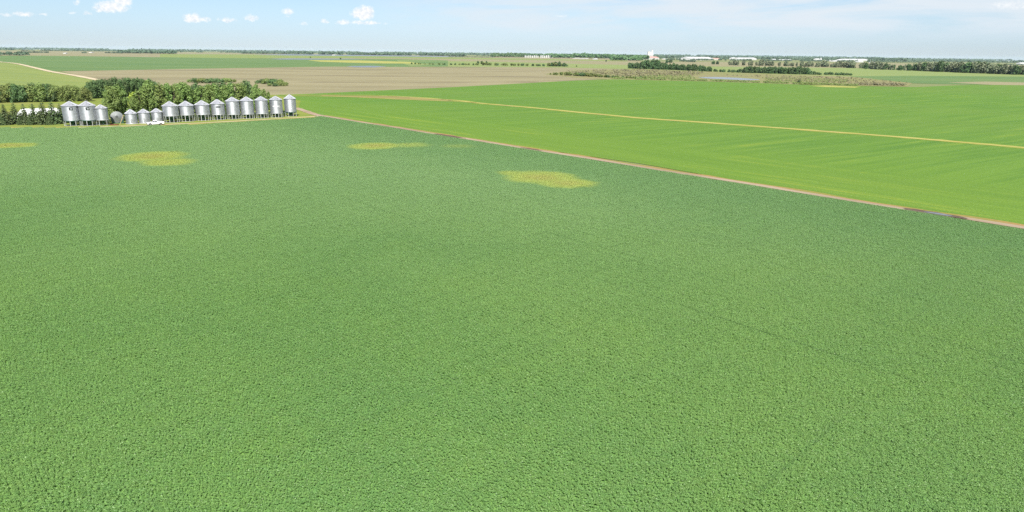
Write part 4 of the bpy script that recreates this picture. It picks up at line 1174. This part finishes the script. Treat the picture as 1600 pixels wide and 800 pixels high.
# thin greyish trees before the town
for (kd, p, h, px, w) in row(64, [(1136, 102.0), (1200, 103.0), (1290, 105.0), (1360, 107.5)], [(1136, 94.5), (1160, 94.5), (1180, 97), (1190, 95), (1240, 98), (1262, 96), (1290, 97), (1300, 100), (1310, 97), (1360, 98)], ['greyish', 'greyish', 'marsh'], 1.6, (0, 60), (0.7, 1.1), 0.2):
    plant('broadleaf_tree', 'greyish', p, h * TR.uniform(0.75, 1.1), w * TR.uniform(0.8, 1.5), label='thin greyish tree in the loose line before the town sheds', group='loose trees before the town')
for i, (px, yb, yt, lab) in enumerate([(485, 90.5, 88.7, 'lone dark tree on the far green field left of the lake trees'), (532, 92.6, 90.4, 'lone dark bush on the far field beside the yellow strip'), (947, 96.2, 93.8, 'lone dark tree on the pale field before the town'),
                                       (1248, 130.2, 125.5, 'lone dark shrub at the near edge of the marsh below the bluff'), (901, 104.2, 102.4, 'lone small bush right of the long hedge'), (1042, 98.2, 94.0, 'round tree on the grass below the elevator'), (1048, 98.0, 93.3, 'larger round tree on the grass right of the elevator'),
                                       (1115, 100.5, 95.8, 'bushy tree on the green below the long shed'), (1121, 100.5, 96.0, 'right bushy tree on the green below the long shed')]):
    p = gp(px, yb); plant('broadleaf_tree', 'bluff', p, h_at(p, yt), 1.3, label=lab)

# ------------------------------------------------------------------ masses nobody could count
def mass(name, label, cat, places, mat, per=6, size=1.5, seed=0, wide=1.0):
    """places: (point, height); clumps of leafy faces, one object"""
    rng = np.random.default_rng(seed)
    C, N, Z = [], [], []
    for (p, h) in places:
        d = rng.normal(size=(per, 3)); d /= np.linalg.norm(d, axis=1, keepdims=True); d[:, 2] = np.abs(d[:, 2])
        ww = h * 0.45 * wide
        C.append(np.array(p) + np.array([0, 0, h * 0.42]) + d * np.array([ww, ww, h * 0.5]) * rng.uniform(0.6, 1.0, (per, 1)))
        N.append(d + np.array([0, -0.2, 0.35]) + rng.normal(0, 0.4, (per, 3)))
        Z.append(np.full(per, h * size) * rng.uniform(0.6, 1.2, per))
    V = leaf_quads(np.concatenate(C), np.concatenate(N), np.concatenate(Z), rng, 0.8)
    o = link(name, mesh_np(name, V, np.arange(len(V)).reshape(-1, 4), mat))
    o['kind'] = 'stuff'; o['label'] = label; o['category'] = cat
    return o

MR = random.Random(11)
def band(x0, y0, x1, y1, hpx, n, deep, gap=0.0, hj=0.35, gsc=30.0):
    """places along a base line of pixels, hpx pixels tall"""
    out = []; ph = MR.uniform(0, 100)
    for _ in range(n):
        px = MR.uniform(x0, x1); f = (px - x0) / (x1 - x0)
        g = math.sin(px / gsc + ph) * 0.5 + math.sin(px / gsc * 2.7 + ph * 1.7) * 0.3 + math.sin(px / gsc * 6.1 + ph * 2.3) * 0.2
        if g < gap - 1 + 0.0001 + (gap - 0.5) * 0: continue
        p = gp(px, y0 + (y1 - y0) * f)
        dv = Vector((p.x, p.y, 0)).normalized(); p = p + dv * MR.uniform(0, deep)
        p.z = gz(p.x, p.y)
        h = hpx * mpp(p) * MR.uniform(1 - hj, 1 + hj * 0.5)
        out.append((tuple(p), h))
    return out

hz = lambda x: 75.7 + SLOPE * x
mass('far_woods', 'thin dark line of woods along the horizon', 'woods',
     band(-300, hz(-300) + 0.9, 1950, hz(1950) + 0.9, 2.6, 4200, 1500, 0.35, gsc=55) + band(-300, hz(-300) + 1.8, 1950, hz(1950) + 1.8, 2.0, 3200, 900, 0.7, gsc=40)
     + band(-300, hz(-300) + 2.9, 1950, hz(1950) + 2.9, 1.9, 2600, 600, 0.8, gsc=33) + band(950, hz(950) + 4.0, 1950, hz(1950) + 4.0, 1.9, 1500, 500, 0.7, gsc=25), L_far, 5, 0.9, 1, 1.3)
mass('far_woods', 'dark wood at the left edge below the horizon', 'woods', band(-200, 86.6, 46, 87.4, 6.0, 420, 120, 0), L_far, 14, 0.45, 2)
mass('far_woods', 'broad wood left of centre on the pale far fields', 'woods', band(187, 83.4, 275, 84.6, 4.8, 420, 160, 0), L_far, 10, 0.55, 3)
mass('far_woods', 'broken lines of trees on the far left plain', 'woods',
     band(30, 82.6, 190, 83.6, 2.2, 420, 150, 0.9) + band(0, 79.5, 300, 81, 1.8, 700, 500, 0.9) + band(275, 83.6, 450, 84.6, 2.4, 420, 200, 1.0) + band(300, 80.8, 640, 83.0, 1.6, 700, 500, 0.9), L_far, 6, 0.8, 4)
mass('far_woods', 'long low wood along the far shore of the lake', 'woods', band(450, 84.7, 728, 88.0, 3.8, 1500, 260, 0.45, gsc=22), L_far, 7, 0.7, 5)
mass('far_woods', 'thin dark hedge running to the evergreens left of the town', 'woods', band(700, 89.3, 772, 89.8, 1.3, 240, 60, 0), L_far, 7, 0.7, 6)
mass('town_trees', 'dark evergreens at the left end of the town', 'woods', band(768, 89.5, 818, 89.9, 6.0, 260, 90, 0, 0.45), L_bluff, 12, 0.5, 7)
mass('town_trees', 'trees among and behind the white storage bins', 'woods', band(815, 88.3, 868, 89.2, 4.6, 200, 200, 0) + band(862, 90.8, 897, 91.3, 6.0, 170, 100, 0), L_bluff, 10, 0.55, 8)
mass('town_trees', 'dark wood left of the grain elevator', 'woods', band(895, 90.5, 1012, 93.5, 6.5, 620, 160, 0.3) + band(955, 94.8, 1003, 95.4, 6.0, 200, 60, 0), L_bluff, 10, 0.55, 9)
mass('town_trees', 'trees scattered through the right of the town', 'woods', band(1022, 91.4, 1380, 95.2, 3.8, 1200, 500, 0.75, 0.5, 14) + band(1040, 94.0, 1380, 97.6, 2.6, 900, 120, 0.75, 0.5, 9) + band(1022, 88.4, 1380, 91.6, 3.2, 1200, 500, 0.3, 0.5, 20) + band(1062, 96.5, 1096, 98, 3.2, 80, 50, 0.6), L_far, 10, 0.6, 10)
mass('far_woods', 'dark blue-green wood right of the town', 'woods', band(1340, 94.4, 1418, 96.2, 4.2, 420, 260, 0.2), L_far, 8, 0.65, 11)
mass('far_woods', 'long broken hedges on the far right plain', 'woods', band(1380, 97.6, 1440, 98.0, 1.6, 130, 80, 0.5) + band(1475, 96.8, 1990, 103.5, 2.4, 1000, 160, 0.75) + band(1420, 93.9, 1990, 101.2, 1.9, 1200, 500, 0.8) + band(1540, 101.0, 1640, 103, 1.8, 160, 80, 0.5), L_far, 7, 0.75, 12)

def scatter(poly, n, hpx, hj=0.4):
    xs = [p[0] for p in poly]; ys = [p[1] for p in poly]; out = []
    while len(out) < n:
        x, y = MR.uniform(min(xs), max(xs)), MR.uniform(min(ys), max(ys))
        if inside(poly, x, y):
            p = gp(x, y); out.append((tuple(p), hpx * mpp(p) * MR.uniform(1 - hj, 1 + hj)))
    return out
mass('marsh_brush', 'pinkish brown willow brush covering the marsh', 'brush', scatter([(880, 112.5), (1000, 109.5), (1100, 114), (1090, 118.5), (1000, 121), (900, 116.5)], 900, 2.2, 0.6) + scatter([(1120, 118), (1330, 121.5), (1420, 131), (1400, 134), (1300, 131), (1200, 127), (1195, 122)], 480, 2.1, 0.6)
     + band(1335, 133.5, 1415, 134.4, 3.4, 320, 25, 0), L_marsh, 7, 0.5, 13, 1.3)
mass('marsh_reeds', 'olive green reeds along the near edge of the marsh', 'reeds', band(955, 123.4, 1130, 128.0, 2.8, 620, 26, 0.5, gsc=9) + band(1130, 128.2, 1300, 133.4, 2.6, 620, 26, 0.5, gsc=9) + band(1240, 132.2, 1340, 134.6, 3.0, 340, 22, 0.2) + scatter([(1000, 118.5), (1080, 118.5), (1090, 126), (1000, 123)], 420, 1.7, 0.6) + scatter([(1190, 122), (1330, 124), (1320, 131), (1200, 128)], 520, 1.6, 0.6), L_scrub, 7, 0.5, 14, 1.3)

# ------------------------------------------------------------------ the town
M_wall = plain('white_cladding', (0.52, 0.515, 0.50), 0.5, 0, 0.03)
M_cream = plain('cream_cladding', (0.52, 0.46, 0.40), 0.6, 0, 0.05)
M_pink = plain('faded_red_roof', (0.36, 0.22, 0.19), 0.7, 0, 0.1)
M_roofw = plain('white_metal_roof', (0.52, 0.515, 0.51), 0.35, 0.1, 0.03)
M_roofg = plain('grey_roof', (0.30, 0.28, 0.27), 0.7, 0, 0.1)

def shed(name, x0, x1, yb, yt, wall, roof, label, cat='shed', group=None, ratio=None, depth=18.0, rise=0.35, doors=1):
    a, b = gp(x0, yb), gp(x1, yb)
    L = (b - a).length; c = (a + b) / 2
    H = h_at(c, yt); wallh = H * (1 - rise)
    d = min(depth, L * 1.2)
    t = root(name, c, label, cat, group, math.atan2((b - a).y, (b - a).x))
    pr = BM().box((0, d / 2, wallh / 2), (L, d, wallh))
    link('wall', pr.mesh('wall', wall), t)
    rb = BM()
    o = 0.35
    pts = [(-o, wallh - 0.1), (-o, wallh + 0.12), (d / 2, H), (d + o, wallh + 0.12), (d + o, wallh - 0.1), (d / 2, H - 0.25)]
    A = [rb.b.verts.new((-L / 2 - o, y, z)) for y, z in pts]; Bv = [rb.b.verts.new((L / 2 + o, y, z)) for y, z in pts]
    rb.b.faces.new(A); rb.b.faces.new(list(reversed(Bv)))
    for i in range(6): rb.b.faces.new([A[i], Bv[i], Bv[(i + 1) % 6], A[(i + 1) % 6]])
    link('roof', rb.mesh('roof', roof), t)
    gb = BM()
    for xx in (-L / 2 + 0.02, L / 2 - 0.02):
        v = [gb.b.verts.new((xx, 0.02, wallh)), gb.b.verts.new((xx, d - 0.02, wallh)), gb.b.verts.new((xx, d / 2, H - 0.3))]
        gb.b.faces.new(v)
    link('gable', gb.mesh('gable', wall), t)
    for k in range(doors):
        xx = -L / 2 + L * (k + 0.5) / doors
        w_ = min(4.0, L * 0.3 / max(1, doors * 0.5))
        link('door', BM().box((xx, -0.06, wallh * 0.36), (w_, 0.1, wallh * 0.7)).mesh('door', M_roofg), t)
    return t

# the grain elevator
c = gp(1015.8, 91.9); m_ = mpp(c)
t = root('grain_elevator', c, 'tall white grain elevator standing above the town on the horizon', 'grain elevator')
def ebox(name, x0, x1, yt, mat, y0=0.0, dep=14.0, zb=None, parent=None):
    X0, X1 = (x0 - 1015.8) * m_, (x1 - 1015.8) * m_
    z1 = h_at(c, yt); z0 = 0 if zb is None else h_at(c, zb)
    return link(name, BM().box(((X0 + X1) / 2, y0 + dep / 2, (z0 + z1) / 2), (X1 - X0, dep, z1 - z0)).mesh(name, mat), parent or t)
ebox('main_house', 1011.6, 1020.2, 84.0, M_wall, 0, 20)
ebox('side_house', 1011.9, 1015.5, 80.6, M_cream, 2, 16, 83.9)
tw = ebox('tower', 1015.6, 1020.0, 81.4, M_wall, 2.5, 14, 83.95)
ebox('head_house', 1017.4, 1019.8, 78.2, M_wall, 4, 10, 81.35, tw)
ebox('mast', 1018.6, 1018.9, 76.4, M_roofg, 8, 1.2, 78.15, tw)
ebox('annex', 1008.2, 1010.2, 86.4, M_wall, 2, 12)
ebox('roof_band', 1011.4, 1020.4, 87.2, M_pink, -1.2, 1.0, 88.4)
for k in range(5):
    xx = (1012.6 - 1015.8 + k * 1.6) * m_
    z1 = h_at(c, 85.5)
    link('silo', BM().lathe([(2.6, 0), (2.6, z1), (0.3, z1 + 1.6)], 20, (xx, -4.2, 0)).mesh('silo', M_wall, False), t)
shed('shed', 1004.0, 1011.0, 92.0, 89.6, M_wall, M_roofw, 'low white shed at the left foot of the grain elevator')
shed('warehouse', 1014.0, 1030.0, 92.9, 88.2, M_wall, M_pink, 'long white warehouse with a faded red roof at the right foot of the grain elevator', depth=40, rise=0.5, doors=3)
shed('warehouse', 1078.0, 1114.0, 94.3, 89.0, M_wall, M_roofw, 'longest white warehouse in the town, right of the grain elevator', depth=60, rise=0.45, doors=5)
shed('shed', 1114.6, 1124.5, 93.8, 90.6, M_cream, M_pink, 'cream shed with a faded roof touching the right end of the longest warehouse')
shed('shed', 1072.0, 1078.0, 93.6, 91.0, M_cream, M_pink, 'small cream shed at the left end of the longest warehouse')
shed('warehouse', 1143.5, 1152.0, 93.4, 89.8, M_wall, M_roofw, 'short white warehouse between the longest warehouse and the stepped one')
shed('warehouse', 1154.5, 1182.0, 93.8, 90.0, M_wall, M_roofw, 'white warehouse with a stepped left end in mid town', depth=40, doors=3)
shed('shed', 1152.6, 1160.0, 94.3, 91.6, M_wall, M_roofw, 'low white shed before the left end of the stepped warehouse')
shed('shed', 1207.0, 1214.0, 94.9, 92.2, M_wall, M_roofw, 'white shed standing alone left of the long low warehouse')
shed('warehouse', 1220.0, 1237.5, 95.2, 92.6, M_wall, M_roofw, 'long low white warehouse right of mid town', depth=30, doors=3)
shed('shed', 1275.0, 1281.0, 95.0, 91.4, M_wall, M_roofw, 'tall white shed with a narrow tower beside it')
cc = gp(1282.5, 95.6)
t = root('white_tower', cc, 'narrow white tower touching the tall white shed', 'tower')
hh = h_at(cc, 91.0); link('shaft', BM().box((0, 4, hh / 2), (mpp(cc) * 2.2, 8, hh)).mesh('shaft', M_wall), t)
link('roof', BM().lathe([(mpp(cc) * 1.7, hh), (0.3, hh + 2.5)], 4, (0, 4, 0)).mesh('roof', M_roofw), t)
shed('shed', 1293.0, 1299.0, 96.0, 93.8, M_cream, M_roofw, 'small cream shed right of the narrow white tower')
shed('shed', 1302.0, 1308.0, 96.4, 94.4, M_wall, M_roofw, 'small white shed left of the rightmost long warehouse')
shed('shed', 1309.5, 1316.0, 96.0, 92.9, M_wall, M_roofw, 'white shed touching the left end of the rightmost long warehouse')
shed('warehouse', 1317.0, 1356.0, 95.4, 92.0, M_wall, M_roofw, 'rightmost long white warehouse of the town', depth=40, doors=4)
shed('shed', 1341.5, 1349.0, 97.4, 94.6, M_wall, M_roofw, 'white shed before the right end of the rightmost long warehouse')
shed('house', 1363.0, 1366.5, 98.2, 96.4, M_wall, M_roofg, 'small white house right of the rightmost long warehouse', 'house')
shed('house', 1456.0, 1459.0, 101.4, 99.9, M_wall, M_roofw, 'small white farmhouse in the middle of the right tree belt', 'house')
shed('house', 1574.5, 1578.5, 98.0, 96.0, M_wall, M_roofw, 'small white house on the far right plain', 'house')
shed('shed', 1594.0, 1606.0, 100.8, 97.6, M_wall, M_roofw, 'white shed cut by the right edge of the view')
shed('house', 892.0, 897.5, 90.2, 87.3, M_wall, M_roofw, 'white house in a gap of the dark wood, right of the storage bins', 'house')
shed('shed', 899.0, 907.0, 91.9, 90.5, M_cream, M_roofw, 'low cream shed along the field edge right of the storage bins')
shed('shed', 909.0, 920.0, 92.2, 90.9, M_cream, M_roofw, 'longer low cream shed along the field edge right of the storage bins')
shed('house', 930.8, 934.0, 93.0, 91.0, M_wall, M_roofw, 'tiny white house on the field edge below the dark wood', 'house')
shed('house', 940.5, 944.0, 89.4, 87.0, M_wall, M_roofw, 'white house high in the dark wood left of the elevator', 'house')
shed('house', 945.5, 949.0, 89.8, 87.3, M_wall, M_roofw, 'second white house high in the dark wood', 'house')
shed('shed', 949.8, 963.0, 91.3, 88.0, M_wall, M_roofw, 'longish white shed set in the dark wood left of the elevator', depth=16)
HX = [(1036.5, 1040.2, 90.2, 87.4), (1043.2, 1045.6, 89.7, 87.0), (1046.0, 1048.2, 89.8, 87.2), (1051.8, 1054.6, 89.6, 87.0), (1056.0, 1058.4, 91.0, 88.8), (1061.4, 1063.4, 91.4, 89.2), (1024.5, 1026.8, 87.9, 85.6), (1029.2, 1031.2, 88.2, 86.0)]
HL = ['first of the small white houses right of the elevator warehouse', 'narrow white house second right of the elevator warehouse', 'narrow white house third right of the elevator warehouse', 'taller white house halfway to the longest warehouse',
      'small white house low beside the halfway trees', 'small white house nearest the longest warehouse on its left', 'small white house above the elevator warehouse roof', 'small white house above the right end of the elevator warehouse']
for (x0, x1, yb, yt), lb in zip(HX, HL): shed('house', x0, x1, yb, yt, M_wall, M_roofw if x0 > 1040 else M_roofg, lb, 'house')
shed('shed', 1037.0, 1050.0, 93.2, 91.4, M_cream, M_roofw, 'low cream shed on the grass right of the elevator', depth=12)
for (x0, x1, yb, yt, lb) in ((103, 106, 83.9, 82.4, 'tiny white farmhouse on the far left plain'), (143.5, 147, 82.6, 81.3, 'tiny white farm shed on the far plain left of the broad wood'), (523, 526, 86.6, 85.2, 'tiny white house on the far lake shore'), (712, 716, 86.0, 84.2, 'tiny white house on the shore right of the lake')):
    shed('house', x0, x1, yb, yt, M_wall, M_roofw, lb, 'house')

# white storage bins at the edge of the town
def tank(x, w, yb, yt, label, group):
    p = gp(x, yb); Rr = w * mpp(p) / 2; H = h_at(p, yt)
    t = root('storage_bin', p, label, 'grain bin', group)
    link('wall', BM().lathe([(Rr, 0), (Rr, H * 0.84)], 20).mesh('wall', M_wall, True), t)
    link('roof', BM().lathe([(Rr + 0.15, H * 0.83), (0.3, H)], 20).mesh('roof', M_roofw), t)
for k, x in enumerate(np.linspace(820.6, 840.4, 8)):
    tank(x, 1.7, 90.0 + 0.02 * (x - 820), 86.4 + (0.5 if k % 3 == 1 else 0), 'slim white storage bin in the left cluster at the edge of the town', 'white storage bins, left cluster')
for k, x in enumerate(np.linspace(845.2, 862.4, 7)):
    tank(x, 1.9, 90.6, 86.2 + (0.6 if k % 3 == 2 else 0), 'slim white storage bin in the right cluster at the edge of the town', 'white storage bins, right cluster')

# ------------------------------------------------------------------ the air
m, nt, out = new_mat('haze')
pv = nt.n('ShaderNodeVolumePrincipled', {'Color': (0.66, 0.84, 1.0, 1), 'Density': 1.7e-5, 'Anisotropy': 0.0})
nt.t.links.new(pv.outputs[0], out.inputs['Volume'])
b = BM().box((0, 0, 16.0), (43400, 43400, 96.0))
hzo = link('haze', b.mesh('haze', m)); hzo['kind'] = 'stuff'
hzo['label'] = 'thin pale blue summer haze over the plain'; hzo['category'] = 'haze'
